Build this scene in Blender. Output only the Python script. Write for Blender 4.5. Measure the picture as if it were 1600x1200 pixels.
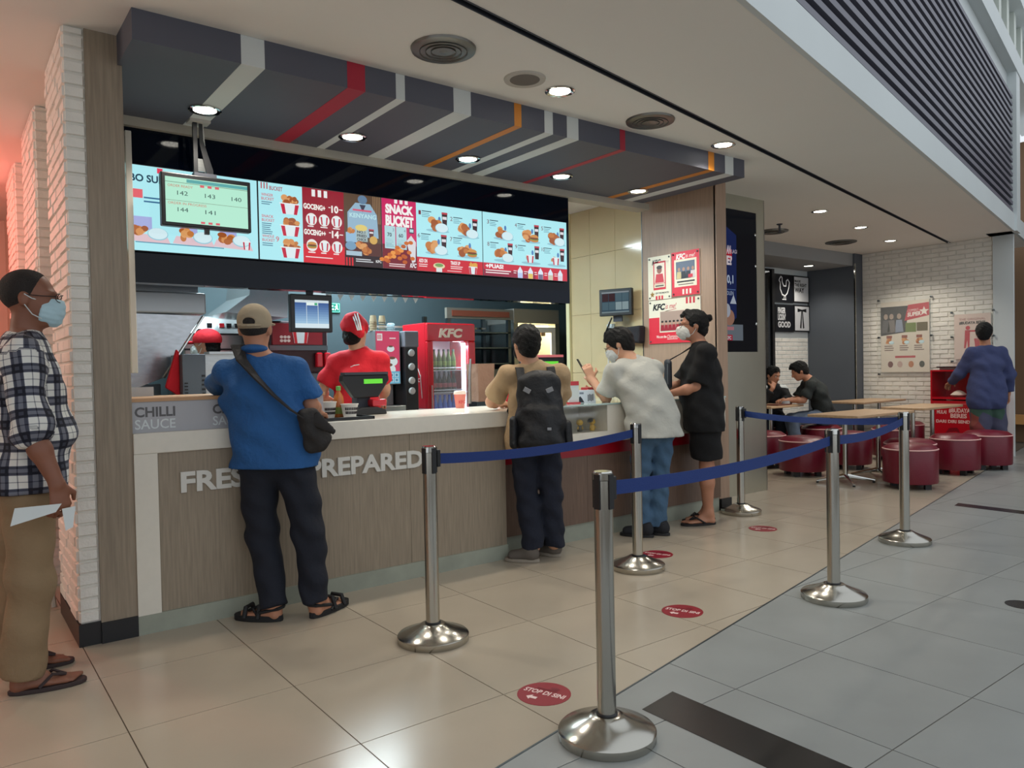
import bpy, bmesh, math, random
import numpy as np
from mathutils import Vector, Matrix
random.seed(7); np.random.seed(7)
for o in list(bpy.data.objects): bpy.data.objects.remove(o)
SC = bpy.context.scene
COL = SC.collection
PI = math.pi

# ---------------------------------------------------------------- camera, world, big lights, exposure
def cam_matrix(yaw, pit, rol):
    f = Vector((math.sin(yaw)*math.cos(pit), math.cos(yaw)*math.cos(pit), math.sin(pit)))
    r = Vector((math.cos(yaw), -math.sin(yaw), 0)); u = r.cross(f)
    r2 = math.cos(rol)*r + math.sin(rol)*u; u2 = -math.sin(rol)*r + math.cos(rol)*u
    return Matrix((r2, u2, -f)).transposed()
cd = bpy.data.cameras.new('camera'); cam = bpy.data.objects.new('camera', cd); COL.objects.link(cam)
cam.matrix_world = Matrix.Translation((0, 0, 1.255)) @ cam_matrix(0.65024, -0.02014, -0.01927).to_4x4()
cd.sensor_width = 36; cd.lens = 1177.2/1600*36; cd.clip_start = .05; cd.clip_end = 200
SC.camera = cam
w = bpy.data.worlds.new('world'); SC.world = w; w.use_nodes = True
bg = w.node_tree.nodes['Background']; bg.inputs[0].default_value = (.88, .94, 1.0, 1); bg.inputs[1].default_value = .98
SC.view_settings.view_transform = 'Standard'; SC.view_settings.look = 'None'
SC.view_settings.exposure = 0.0; SC.view_settings.gamma = 1; SC.view_settings.use_curve_mapping = False

def lamp(name, kind, loc, energy, color=(1, 1, 1), size=.1, rot=(0, 0, 0), spot=None, sy=None):
    d = bpy.data.lights.new(name, kind); d.energy = energy; d.color = color
    if kind == 'AREA':
        d.size = size
        if sy: d.shape = 'RECTANGLE'; d.size_y = sy
    elif kind in ('SPOT', 'POINT'): d.shadow_soft_size = size
    if spot: d.spot_size = spot[0]; d.spot_blend = spot[1]
    o = bpy.data.objects.new(name, d); COL.objects.link(o); o.location = loc; o.rotation_euler = rot
    return o
# the kitchen's ceiling lights (their housings are hidden above the menu fascia); the pink sign and the lit side hall lie left of the frame
lamp('kitchen_light', 'AREA', (2.2, 5.9, 2.80), 150, (.72, .93, 1.0), 2.6, sy=.5)
lamp('kitchen_light', 'AREA', (3.2, 6.6, 2.80), 60, (.80, .95, 1.0), .8, sy=.5)
lamp('sign_left_offscreen', 'POINT', (-.55, 7.0, 2.5), 62, (1.0, .20, .16), .15)
lamp('hall_lamp_left_offscreen', 'POINT', (-1.6, 5.1, 2.2), 46, (1.0, .84, .70), .3)

# ---------------------------------------------------------------- colour + materials
def lin(c):
    c = c/255.
    return c/12.92 if c <= .04045 else ((c+.055)/1.055)**2.4
def rgb(*c): return (lin(c[0]), lin(c[1]), lin(c[2]), 1)
MATS = {}
def mat(name, col, rough=.5, metal=0., spec=.5, vary=None, bump=None, emit=0., coat=0., alpha=None, trans=0., stretch=None):
    """plain principled; vary=(scale, amount) mottles the colour, bump=(scale, strength) fine relief"""
    if name in MATS: return MATS[name]
    m = bpy.data.materials.new(name); m.use_nodes = True; MATS[name] = m
    nt = m.node_tree; b = nt.nodes['Principled BSDF']
    c = rgb(*col)
    b.inputs['Base Color'].default_value = c; b.inputs['Roughness'].default_value = rough
    b.inputs['Metallic'].default_value = metal; b.inputs['Specular IOR Level'].default_value = spec
    if coat: b.inputs['Coat Weight'].default_value = coat; b.inputs['Coat Roughness'].default_value = .05
    if trans: b.inputs['Transmission Weight'].default_value = trans
    if emit: b.inputs['Emission Color'].default_value = c; b.inputs['Emission Strength'].default_value = emit
    if alpha is not None: b.inputs['Alpha'].default_value = alpha
    if vary or bump:
        tc = nt.nodes.new('ShaderNodeTexCoord'); mp = nt.nodes.new('ShaderNodeMapping')
        nt.links.new(tc.outputs['Object'], mp.inputs[0])
        if stretch: mp.inputs['Scale'].default_value = stretch
    if vary:
        n = nt.nodes.new('ShaderNodeTexNoise'); n.inputs['Scale'].default_value = vary[0]; n.inputs['Detail'].default_value = 6
        r = nt.nodes.new('ShaderNodeValToRGB'); a = vary[1]
        r.color_ramp.elements[0].position = .3; r.color_ramp.elements[1].position = .7
        r.color_ramp.elements[0].color = (c[0]*(1-a), c[1]*(1-a), c[2]*(1-a), 1)
        r.color_ramp.elements[1].color = (min(1, c[0]*(1+a)), min(1, c[1]*(1+a)), min(1, c[2]*(1+a)), 1)
        nt.links.new(mp.outputs[0], n.inputs['Vector']); nt.links.new(n.outputs['Fac'], r.inputs[0]); nt.links.new(r.outputs[0], b.inputs['Base Color'])
    if bump:
        n2 = nt.nodes.new('ShaderNodeTexNoise'); n2.inputs['Scale'].default_value = bump[0]; n2.inputs['Detail'].default_value = 4
        bp = nt.nodes.new('ShaderNodeBump'); bp.inputs['Strength'].default_value = bump[1]; bp.inputs['Distance'].default_value = .02
        nt.links.new(mp.outputs[0], n2.inputs['Vector']); nt.links.new(n2.outputs['Fac'], bp.inputs['Height']); nt.links.new(bp.outputs[0], b.inputs['Normal'])
    return m
def attr_mat(name, emit=0., rough=.4, spec=.4):
    m = bpy.data.materials.new(name); m.use_nodes = True; MATS[name] = m
    nt = m.node_tree; b = nt.nodes['Principled BSDF']; a = nt.nodes.new('ShaderNodeAttribute'); a.attribute_name = 'ink'
    b.inputs['Roughness'].default_value = rough; b.inputs['Specular IOR Level'].default_value = spec
    if emit:
        b.inputs['Base Color'].default_value = (.01, .01, .01, 1)
        nt.links.new(a.outputs['Color'], b.inputs['Emission Color']); b.inputs['Emission Strength'].default_value = emit
    else: nt.links.new(a.outputs['Color'], b.inputs['Base Color'])
    return m
PRINT = attr_mat('printed_ink'); SCREEN = attr_mat('screen_light', emit=.92, rough=.12); KSCREEN = attr_mat('kiosk_light', emit=.45, rough=.08, spec=.10)
def plaid_mat():
    m = bpy.data.materials.new('plaid_cotton'); m.use_nodes = True
    nt = m.node_tree; N = nt.nodes; Lk = nt.links; b = N['Principled BSDF']; b.inputs['Roughness'].default_value = .85
    at = N.new('ShaderNodeAttribute'); at.attribute_name = 'cloth_uv'
    sp = N.new('ShaderNodeSeparateXYZ'); Lk.new(at.outputs['Vector'], sp.inputs[0])
    def mth(op, a, bb):
        n = N.new('ShaderNodeMath'); n.operation = op
        for i, v in ((0, a), (1, bb)):
            if isinstance(v, (int, float)): n.inputs[i].default_value = v
            else: Lk.new(v, n.inputs[i])
        return n.outputs[0]
    def band(src, per, lo, hi):
        f = mth('FRACT', mth('ADD', mth('DIVIDE', src, per), 10.), 0.)
        return mth('MULTIPLY', mth('GREATER_THAN', f, lo), mth('LESS_THAN', f, hi))
    u, v = sp.outputs[0], sp.outputs[1]
    per = .088
    tot = None
    for s in (u, v):
        for lo, hi, k in ((.0, .42, .38), (.02, .13, .34), (.29, .40, .34), (.68, .72, .30)):
            t = mth('MULTIPLY', band(s, per, lo, hi), k); tot = t if tot is None else mth('ADD', tot, t)
    r = N.new('ShaderNodeValToRGB'); e = r.color_ramp.elements
    e[0].position = 0; e[0].color = rgb(214, 214, 208); e[1].position = 1; e[1].color = rgb(10, 13, 30)
    x = e.new(.42); x.color = rgb(84, 88, 104)
    Lk.new(tot, r.inputs[0]); Lk.new(r.outputs[0], b.inputs['Base Color'])
    return m
def batik_mat():
    m = mat('batik_cotton', (110, 60, 58), .9); nt = m.node_tree; N = nt.nodes; b = N['Principled BSDF']
    tc = N.new('ShaderNodeTexCoord'); vo = N.new('ShaderNodeTexVoronoi'); vo.inputs['Scale'].default_value = 5.5
    r = N.new('ShaderNodeValToRGB'); r.color_ramp.interpolation = 'CONSTANT'
    cs = [(0, (122, 52, 52)), (.3, (52, 78, 66)), (.5, (70, 70, 92)), (.7, (132, 66, 58)), (.88, (60, 64, 90))]
    for i, (p, c) in enumerate(cs):
        el = r.color_ramp.elements[i] if i < 2 else r.color_ramp.elements.new(p)
        el.position = p; el.color = rgb(*c)
    nt.links.new(tc.outputs['Object'], vo.inputs['Vector']); nt.links.new(vo.outputs['Color'], r.inputs[0]); nt.links.new(r.outputs[0], b.inputs['Base Color'])
    return m
def brushed(name, col, rough=.28, axis=(2, 2, 60)):
    m = mat(name, col, rough, 1.0, vary=(6, .10), bump=(18, .03), stretch=axis); return m

white_paint = mat('ceiling_paint', (236, 233, 226), .8, vary=(.6, .02))
soft_white = mat('white_paint', (205, 212, 212), .6, vary=(1, .03))
brick_white = mat('painted_brick', (234, 231, 222), .62, vary=(9, .06), bump=(60, .25))
mortar = mat('painted_mortar', (222, 219, 210), .8)
wood_grey = mat('grey_oak_laminate', (146, 132, 113), .48, vary=(7, .16), bump=(40, .04), stretch=(14, 14, .7))
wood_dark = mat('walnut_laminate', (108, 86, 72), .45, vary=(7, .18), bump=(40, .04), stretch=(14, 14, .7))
quartz = mat('white_quartz', (222, 216, 202), .22, vary=(30, .02))
steel = brushed('brushed_steel', (176, 178, 176)); steel_d = brushed('dark_steel', (96, 104, 108), .35)
chrome = mat('chrome', (205, 205, 200), .10, 1.0)
pole_steel = mat('stanchion_steel', (180, 177, 168), .20, 1.0)
black_gloss = mat('black_glass', (5, 12, 26), .06, 0, .22)
black_plastic = mat('black_plastic', (20, 21, 24), .42)
bulk_grey = mat('bulkhead_paint', (84, 85, 96), .6, vary=(2, .04))
dark_grey = mat('charcoal_paint', (58, 61, 70), .6, vary=(2, .05))
belt_blue = mat('blue_webbing', (8, 44, 108), .7, bump=(300, .2))
red_gloss = mat('red_enamel', (190, 18, 34), .25, coat=.4)
red_cloth = mat('red_cotton', (206, 24, 40), .85, bump=(22, .35))
vinyl_red = mat('burgundy_vinyl', (104, 12, 34), .36, vary=(5, .10), bump=(30, .08))
piping_m = mat('cream_piping', (216, 170, 165), .5)
tile_beige = mat('beige_floor_tile', (180, 168, 149), .20, 0, .45, vary=(1.3, .06))
tile_grey = mat('grey_floor_tile', (146, 149, 146), .30, 0, .45, vary=(2.2, .09))
grout = mat('floor_grout', (96, 84, 70), .9)
tile_black = mat('black_floor_tile', (34, 33, 32), .25, vary=(5, .15))
wall_tile = mat('cream_wall_tile', (204, 184, 144), .10, 0, .5, vary=(2, .05), coat=.3)
light_disc = mat('lamp_diffuser', (255, 252, 245), .5, emit=9.)
wood_top = mat('maple_tabletop', (190, 158, 124), .35, vary=(5, .10), stretch=(1, 8, 8))
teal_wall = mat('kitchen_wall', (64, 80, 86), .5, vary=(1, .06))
navy_wall = mat('slate_wall', (84, 90, 98), .6, vary=(1, .06))
skin_a = mat('skin_brown', (128, 82, 62), .55, vary=(14, .08)); skin_b = mat('skin_tan', (178, 124, 96), .55, vary=(14, .07))
skin_c = mat('skin_light', (200, 150, 120), .55, vary=(14, .06))
hair_m = mat('black_hair', (7, 7, 8), .5, 0, .3, vary=(60, .5), bump=(170, .9))
hair_s = mat('cropped_hair', (34, 29, 27), .8, vary=(160, .35), bump=(220, .5))

# ---------------------------------------------------------------- object helpers
def tag(o, label=None, cat=None, group=None, kind=None):
    if label: o['label'] = label
    if cat: o['category'] = cat
    if group: o['group'] = group
    if kind: o['kind'] = kind
    return o
def thing(name, label, cat, loc=(0, 0, 0), rz=0., group=None):
    o = bpy.data.objects.new(name, None); COL.objects.link(o); o.location = loc; o.rotation_euler = (0, 0, rz); o.empty_display_size = .1
    return tag(o, label, cat, group)
def link(name, me, parent=None, loc=None, rot=None):
    o = bpy.data.objects.new(name, me); COL.objects.link(o)
    if parent: o.parent = parent
    if loc is not None: o.location = loc
    if rot is not None: o.rotation_euler = rot
    return o
class MB:
    def __init__(s): s.v = []; s.f = []; s.m = []
    def add(s, v, f, mi=0):
        n = len(s.v); s.v += [tuple(p) for p in v]; s.f += [tuple(i+n for i in q) for q in f]; s.m += [mi]*len(f); return s
    def box(s, x0, x1, y0, y1, z0, z1, mi=0, rz=0., c=None):
        v = [(x, y, z) for z in (z0, z1) for y in (y0, y1) for x in (x0, x1)]
        if rz:
            cx, cy = c if c else ((x0+x1)/2, (y0+y1)/2); a, b = math.cos(rz), math.sin(rz)
            v = [(cx+(x-cx)*a-(y-cy)*b, cy+(x-cx)*b+(y-cy)*a, z) for x, y, z in v]
        return s.add(v, [(0, 2, 3, 1), (4, 5, 7, 6), (0, 1, 5, 4), (2, 6, 7, 3), (0, 4, 6, 2), (1, 3, 7, 5)], mi)
    def prism(s, pts, a0, a1, axis='z', mi=0):
        """pts counter-clockwise 2D polygon extruded along an axis"""
        def P(p, a): return {'z': (p[0], p[1], a), 'y': (p[0], a, p[1]), 'x': (a, p[0], p[1])}[axis]
        n = len(pts); v = [P(p, a0) for p in pts]+[P(p, a1) for p in pts]
        f = [tuple(range(n-1, -1, -1)), tuple(range(n, 2*n))]+[(i, (i+1) % n, n+(i+1) % n, n+i) for i in range(n)]
        return s.add(v, f, mi)
    def lathe(s, prof, n=24, c=(0, 0, 0), mi=0, sx=1., sy=1.):
        v = []; f = []
        for r, z in prof:
            for i in range(n):
                t = 2*PI*i/n; v.append((c[0]+r*sx*math.cos(t), c[1]+r*sy*math.sin(t), c[2]+z))
        for j in range(len(prof)-1):
            for i in range(n): f.append((j*n+i, j*n+(i+1) % n, (j+1)*n+(i+1) % n, (j+1)*n+i))
        f.append(tuple(range(n-1, -1, -1))); f.append(tuple(range((len(prof)-1)*n, len(prof)*n)))
        return s.add(v, f, mi)
    def tube(s, path, r, n=8, mi=0, flat=None):
        """swept round (or flat=(w,t) ribbon) section along a path"""
        P = [Vector(p) for p in path]; v = []; f = []
        for i, p in enumerate(P):
            d = (P[min(i+1, len(P)-1)]-P[max(i-1, 0)]).normalized()
            a = d.cross(Vector((0, 0, 1)));
            if a.length < 1e-3: a = Vector((1, 0, 0))
            a.normalize(); b = a.cross(d)
            rr = r[i] if isinstance(r, (list, tuple)) else r
            for k in range(n):
                t = 2*PI*(k+.5)/n
                if flat: q = p+a*(flat[0]*math.copysign(1, math.cos(t)))+b*(flat[1]*math.copysign(1, math.sin(t)))
                else: q = p+a*(rr*math.cos(t))+b*(rr*math.sin(t))
                v.append(q)
        for j in range(len(P)-1):
            for k in range(n): f.append((j*n+k, j*n+(k+1) % n, (j+1)*n+(k+1) % n, (j+1)*n+k))
        f.append(tuple(range(n-1, -1, -1))); f.append(tuple(range((len(P)-1)*n, len(P)*n)))
        return s.add(v, f, mi)
    def quad(s, a, b, c, d, mi=0): return s.add([a, b, c, d], [(0, 1, 2, 3)], mi)
    def mesh(s, name, mats, smooth=False):
        me = bpy.data.meshes.new(name); me.from_pydata(s.v, [], s.f)
        for m in (mats if isinstance(mats, (list, tuple)) else [mats]): me.materials.append(m)
        me.polygons.foreach_set('material_index', s.m)
        bm = bmesh.new(); bm.from_mesh(me); bmesh.ops.recalc_face_normals(bm, faces=bm.faces); bm.to_mesh(me); bm.free()
        if smooth:
            me.polygons.foreach_set('use_smooth', [True]*len(me.polygons)); me.set_sharp_from_angle(angle=math.radians(40))
        me.update(); return me
    def build(s, name, mats, parent=None, smooth=False, bevel=0., loc=None, rot=None, org=None):
        if org is not None: s.v = [(x-org[0], y-org[1], z-org[2]) for x, y, z in s.v]; loc = loc or (None if parent else org)
        o = link(name, s.mesh(name, mats, smooth), parent, loc, rot)
        if bevel:
            b = o.modifiers.new('edge', 'BEVEL'); b.width = bevel; b.segments = 2; b.limit_method = 'ANGLE'; b.angle_limit = math.radians(50)
        return o
def struct(mb, name, mats, **k): return tag(mb.build(name, mats, **k), kind='structure')
def B(*a, **k): return MB().box(*a, **k)

# ---------------------------------------------------------------- lettering and flat print
_tc = {}
def text_geo(s, bold=0.):
    k = (s, bold)
    if k in _tc: return _tc[k]
    cu = bpy.data.curves.new('t', 'FONT'); cu.body = s; cu.size = 1; cu.resolution_u = 3; cu.offset = bold
    ob = bpy.data.objects.new('t', cu); me = bpy.data.meshes.new_from_object(ob)
    v = np.array([p.co[:2] for p in me.vertices]) if len(me.vertices) else np.zeros((1, 2))
    f = [tuple(p.vertices) for p in me.polygons]
    v = (v-[v[:, 0].min(), 0])/.73
    bpy.data.objects.remove(ob); bpy.data.curves.remove(cu); bpy.data.meshes.remove(me)
    _tc[k] = (v, f); return _tc[k]
class Art:
    """flat print: coloured shapes in metres (x right, y up) on thin layers"""
    def __init__(s): s.v = []; s.f = []; s.c = []
    def _add(s, pts, faces, col, l):
        n = len(s.v); c = rgb(*col)
        s.v += [(float(p[0]), -l*.0006, float(p[1])) for p in pts]; s.c += [c]*len(pts); s.f += [tuple(i+n for i in q) for q in faces]; return s
    def rect(s, x, y, w, h, c, l=0, sk=0.): return s._add([(x, y), (x+w, y+sk), (x+w, y+h+sk), (x, y+h)], [(0, 1, 2, 3)], c, l)
    def poly(s, pts, c, l=1): return s._add(pts, [tuple(range(len(pts)))], c, l)
    def ell(s, x, y, rx, ry, c, l=1, n=18, a0=0., a1=2*PI):
        return s.poly([(x+rx*math.cos(a0+(a1-a0)*i/n), y+ry*math.sin(a0+(a1-a0)*i/n)) for i in range(n if a1-a0 > 6.2 else n+1)], c, l)
    def text(s, t, x, y, h, c, l=2, w=None, bold=0., al='L', shear=0., rise=0.):
        v, f = text_geo(t, bold); W = v[:, 0].max(); sx = h if w is None else w/W; tw = W*sx
        x0 = x-(tw if al == 'R' else tw/2 if al == 'C' else 0)
        return s._add([(x0+p[0]*sx+p[1]*h*shear, y+p[1]*h+p[0]*sx*rise) for p in v], f, c, l)
    def lines(s, x, y, w, n, c, l=2, t=.004, gap=.009, jit=.3):
        for i in range(n): s.rect(x, y-i*gap, w*(1-jit*random.random()), t, c, l)
        return s
    # little food pictures
    def chicken(s, x, y, r, l=2):
        for i in range(9):
            a = random.random()*6.28; q = r*.55*random.random()**.5; cc = random.choice([(196, 122, 60), (176, 98, 44), (214, 146, 84), (160, 84, 38), (222, 160, 100)])
            s.ell(x+q*1.3*math.cos(a), y+q*math.sin(a), r*(.35+.25*random.random()), r*(.3+.2*random.random()), cc, l+i*.12, 12)
        return s
    def bucket(s, x, y, w, h, l=3, red=(196, 24, 60)):
        b = w*.38
        s.poly([(x-b, y), (x+b, y), (x+w/2, y+h), (x-w/2, y+h)], (226, 240, 244), l)
        for k in (-1, 1):
            s.poly([(x+k*b*.95, y), (x+k*b*.52, y), (x+k*w*.27, y+h*.93), (x+k*w*.47, y+h*.93)][::k], red, l+.3)
        return s.rect(x-w*.52, y+h*.93, w*1.04, h*.1, (240, 246, 248), l+.5)
    def cup(s, x, y, w, h, c=(52, 22, 34), l=3):
        s.poly([(x-w*.36, y), (x+w*.36, y), (x+w/2, y+h), (x-w/2, y+h)], c, l); s.rect(x-w*.5, y+h*.86, w, h*.14, (190, 60, 76), l+.3)
        return s.rect(x-w*.36, y+h*.5, w*.72, h*.2, (226, 226, 232), l+.3)
    def rice(s, x, y, r, l=3.5): s.ell(x, y, r*1.25, r*.8, (150, 205, 220), l); return s.ell(x, y+r*.06, r*1.15, r*.72, (214, 240, 246), l+.2)
    def burger(s, x, y, r, l=3):
        s.ell(x, y-r*.35, r, r*.35, (196, 132, 60), l); s.ell(x, y-r*.1, r*1.08, r*.22, (92, 150, 60), l+.2); s.ell(x, y+.0, r, r*.2, (120, 58, 30), l+.4)
        return s.ell(x, y+r*.15, r, r*.55, (210, 144, 70), l+.6, a0=0, a1=PI)
    def build(s, name, m, parent=None, loc=(0, 0, 0), rz=0., rot=None):
        me = bpy.data.meshes.new(name); me.from_pydata(s.v, [], s.f); me.materials.append(m)
        at = me.attributes.new('ink', 'FLOAT_COLOR', 'POINT'); at.data.foreach_set('color', np.array(s.c, dtype=np.float32).ravel())
        return link(name, me, parent, loc, rot if rot else (0, 0, rz))
def solid_text(t, h, depth, w=None, bold=0.):
    """one MB per letter, upright in XZ facing -Y"""
    v, f = text_geo(t, bold); W = v[:, 0].max(); sx = h if w is None else w/W
    par = list(range(len(v)))
    def find(a):
        while par[a] != a: par[a] = par[par[a]]; a = par[a]
        return a
    for q in f:
        for a in q[1:]: par[find(a)] = find(q[0])
    groups = {}
    for q in f: groups.setdefault(find(q[0]), []).append(q)
    out = []
    for g in groups.values():
        ids = sorted({i for q in g for i in q}); mp = {a: i for i, a in enumerate(ids)}; n = len(ids)
        P = [(v[i][0]*sx, v[i][1]*h) for i in ids]
        fr = [tuple(mp[i] for i in q) for q in g]
        cnt = {}
        for q in fr:
            for a, b in zip(q, q[1:]+q[:1]): cnt[(a, b)] = cnt.get((a, b), 0)+1
        side = [(a, b, b+n, a+n) for (a, b) in cnt if (b, a) not in cnt]
        m = MB(); m.add([(x, -depth, z) for x, z in P]+[(x, 0, z) for x, z in P], fr+[tuple(i+n for i in q[::-1]) for q in fr]+side)
        out.append((min(p[0] for p in P), m))
    return [m for _, m in sorted(out, key=lambda e: e[0])]
# ---------------------------------------------------------------- floors
CEIL = 2.87
def bnd(x): return 1.634+.203*x                       # line where the beige tiles meet the grey mall floor
def clip(poly, side):                                 # keep y > bnd (side=1) or y < bnd (side=-1)
    out = []
    for i in range(len(poly)):
        a, b = poly[i], poly[(i+1) % len(poly)]
        da, db = side*(a[1]-bnd(a[0]))-.004, side*(b[1]-bnd(b[0]))-.004
        if da > 0: out.append(a)
        if da*db < 0:
            t = da/(da-db); out.append((a[0]+(b[0]-a[0])*t, a[1]+(b[1]-a[1])*t))
    return out
def tiled_floor(name, side, x0, y0, st, nx, ny, m, base):
    fl = struct(base, name, grout)
    g = .0022
    shared = None
    for i in range(nx):
        for j in range(ny):
            a, b = x0+i*st, y0+j*st
            if side < 0 and 2.22 < a+st/2 < 2.9 and False: continue
            sq = [(a+g, b+g), (a+st-g, b+g), (a+st-g, b+st-g), (a+g, b+st-g)]
            pl = clip(sq, side)
            if len(pl) < 3: continue
            full = len(pl) == 4 and all(abs(p[0]-q[0])+abs(p[1]-q[1]) < 1e-6 for p, q in zip(pl, sq))
            if full:
                if shared is None:
                    shared = MB().prism([(p[0]-a, p[1]-b) for p in sq], -.008, 0).mesh('floor_tile', m)
                link('floor_tile', shared, fl, (a, b, 0))
            else: MB().prism(pl, -.008, 0).build('floor_tile', m, fl)
    return fl
ST = .6003
XL, XR = -4.5, 14.
fa = MB().prism([(XL, bnd(XL)), (XR, bnd(XR)), (XR, 9.5), (XL, 9.5)], -.05, -.003)
fl1 = tiled_floor('floor', 1, .499-8*ST+ST*4, 2.327-2*ST, ST, 22, 9, tile_beige, fa)
fb = MB().prism([(XL, -6), (XR, -6), (XR, bnd(XR)), (XL, bnd(XL))], -.05, -.003)
fl2 = tiled_floor('floor', -1, 2.42-5*.602, 1.79-4*.602, .602, 24, 9, tile_grey, fb)
# thin metal edge strip between the floors, black inlaid bands
struct(MB().prism([(XL, bnd(XL)-.004), (XR, bnd(XR)-.004), (XR, bnd(XR)+.004), (XL, bnd(XL)+.004)], -.01, .0015), 'trim_1', steel_d)
for a, b, c in ((2.014, 2.216, 1.90), (6.95, 7.10, 2.86)):
    struct(MB().prism([(a, -1.5), (b, -1.5), (b, c+.03), (a, c)], -.01, .0012), 'trim_2', tile_black)
struct(MB().lathe([(.001, 0), (.075, 0), (.075, .0015), (.001, .0015)], 24, (4.37, 1.48, 0)), 'trim_3', tile_black)

# ---------------------------------------------------------------- ceiling, slot, louvres above
def edge(x): return 2.047+.2128*(x-2.881)
def slot(x): return 2.395+.1995*x
S0, S1 = .022, .022
c = MB()
c.prism([(XL, edge(XL)), (12.5, edge(12.5)), (12.5, slot(12.5)-S0), (XL, slot(XL)-S0)], CEIL, CEIL+.1)
c.prism([(XL, slot(XL)+S1), (11.1, slot(11.1)+S1), (12.5, slot(12.5)), (12.5, 9.5), (XL, 9.5)], CEIL, CEIL+.1)
ceil = struct(c, 'ceiling', white_paint)
MB().prism([(XL, slot(XL)-.05), (11.1, slot(11.1)-.05), (11.1, slot(11.1)+.05), (XL, slot(XL)+.05)], CEIL+.06, CEIL+.09).build('slot_diffuser', black_plastic, ceil)
for s in (-1, 1):
    MB().prism([(XL, slot(XL)+s*.02-.003), (11.1, slot(11.1)+s*.02-.003), (11.1, slot(11.1)+s*.02+.003), (XL, slot(XL)+s*.02+.003)], CEIL-.004, CEIL+.05).build('slot_edge', dark_grey, ceil)
# facade frame above the ceiling edge: u along the edge, n up-left
U = Vector((.978, .208, 0)); Nn = Vector((-.208, .978, 0)); A0 = Vector((2.881, 2.047, 0))
def fbox(mb, s0, s1, n0, n1, z0, z1):
    v = []
    for z in (z0, z1):
        for n in (n0, n1):
            for s in (s0, s1): p = A0+U*s+Nn*n; v.append((p.x, p.y, z))
    return mb.add(v, [(0, 2, 3, 1), (4, 5, 7, 6), (0, 1, 5, 4), (2, 6, 7, 3), (0, 4, 6, 2), (1, 3, 7, 5)])
band = struct(fbox(MB(), -7.5, 9.8, -.012, .02, CEIL-.002, 3.085), 'trim_4', soft_white)
back = struct(fbox(MB(), -7.5, 8.12, .16, .24, 3.085, 4.62), 'wall_upper', mat('louver_void', (26, 27, 34), .8))
slat_m = mat('louver_slat', (104, 104, 116), .5)
for i in range(17):
    z = 3.105+i*.0885
    fbox(MB(), -7.5, 8.10, .0, .10, z, z+.042).build('louver_slat', slat_m, back)
struct(fbox(MB(), -7.5, 8.3, .06, .3, 4.62, 4.86), 'trim_5', soft_white)
struct(fbox(MB(), -7.5, 11.5, -.05, .3, 4.86, 5.10), 'trim_6', soft_white)
struct(fbox(MB(), -7.5, 12., .5, .6, 4.6, 7.5), 'wall_balcony', mat('balcony_wall', (160, 168, 160), .7))
struct(fbox(MB(), -7.5, 12., -.05, .3, 5.85, 6.3), 'trim_7', soft_white)
for i in range(14):
    s = 3.2+i*.62; p = A0+U*s+Nn*.12
    tag(fbox(MB(), s, s+.17, .06, .2, 5.10, 5.85).build('balcony_post', mat('post_paint', (206, 212, 204), .6)), 'pale upright post on the balcony band above the louvres', 'post', 'balcony posts above the louvred facade')
struct(fbox(MB(), 8.12, 8.42, -.04, .3, CEIL, 4.86), 'trim_8', soft_white)

# ---------------------------------------------------------------- brick pilasters at the left, wooden jamb, outer walls
def brick_face(parent, u0, u1, z0, z1, place, blen=.205, bh=.058, joint=.009, stuff=False, proud=.010, half=True):
    """courses of slightly uneven bricks; place(u,z,d)->xyz"""
    joined = MB(); row = 0; z = z0
    while z < z1-.02:
        zt = min(z+bh, z1); u = u0-(blen/2 if (row % 2 and half) else 0)
        while u < u1-.004:
            a, b = max(u, u0)+joint/2, min(u+blen, u1)-joint/2
            if b-a > .012:
                d = proud+random.uniform(-.003, .004); e = .004
                q = [(a, z+joint/2), (b, z+joint/2), (b, zt-joint/2), (a, zt-joint/2)]
                q2 = [(a+e, z+joint/2+e), (b-e, z+joint/2+e), (b-e, zt-joint/2-e), (a+e, zt-joint/2-e)]
                v = [place(x, y, 0) for x, y in q]+[place(x, y, d) for x, y in q2]
                fs = [(4, 5, 6, 7)]+[(i, (i+1) % 4, 4+(i+1) % 4, 4+i) for i in range(4)]
                if stuff: joined.add(v, fs)
                else: MB().add(v, fs).build('brick', brick_white, parent)
            u += blen
        z += bh; row += 1
    if stuff: tag(joined.build('bricks', brick_white, parent), kind='stuff')
wl = struct(B(.497, .58, 4.0, 4.66, .105, CEIL), 'wall_left', mortar)
brick_face(wl, .487, .577, .105, CEIL, lambda u, z, d: (u, 4.0-d, z), half=False)
brick_face(wl, -4.66, -3.99, .105, CEIL, lambda u, z, d: (.497-d, -u, z))
struct(B(.485, .58, 3.988, 4.66, 0, .105), 'baseboard_left', black_plastic)
for a, b in ((5.28, 6.05), (6.75, 7.5)):
    wl2 = struct(B(.497, .58, a, b, 0, CEIL), 'wall_left', mortar)
    brick_face(wl2, -b, -a, 0, CEIL, lambda u, z, d: (.497-d, -u, z), stuff=True)
    brick_face(wl2, .49, .58, 0, CEIL, lambda u, z, d, a=a: (u, a-d, z), stuff=True, half=False)
struct(B(.58, .73, 4.06, 9.4, 0, CEIL), 'wall_partition', mat('corridor_paint', (206, 190, 172), .7))
struct(B(-4.5, .7, 9.3, 9.5, 0, CEIL), 'wall_back', mat('corridor_paint', (206, 190, 172), .7))
struct(B(-4.6, -4.5, 2, 9.5, 0, CEIL), 'wall_side', mat('corridor_paint', (206, 190, 172), .7))
tag(B(.545, .578, 4.70, 5.1, .1, 2.05).build('hanging_panel', mat('orange_panel', (214, 112, 40), .5)), 'narrow orange panel standing between the brick pilasters', 'panel')
struct(B(.578, .735, 3.985, 4.05, .098, CEIL), 'trim_9', wood_grey)
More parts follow.
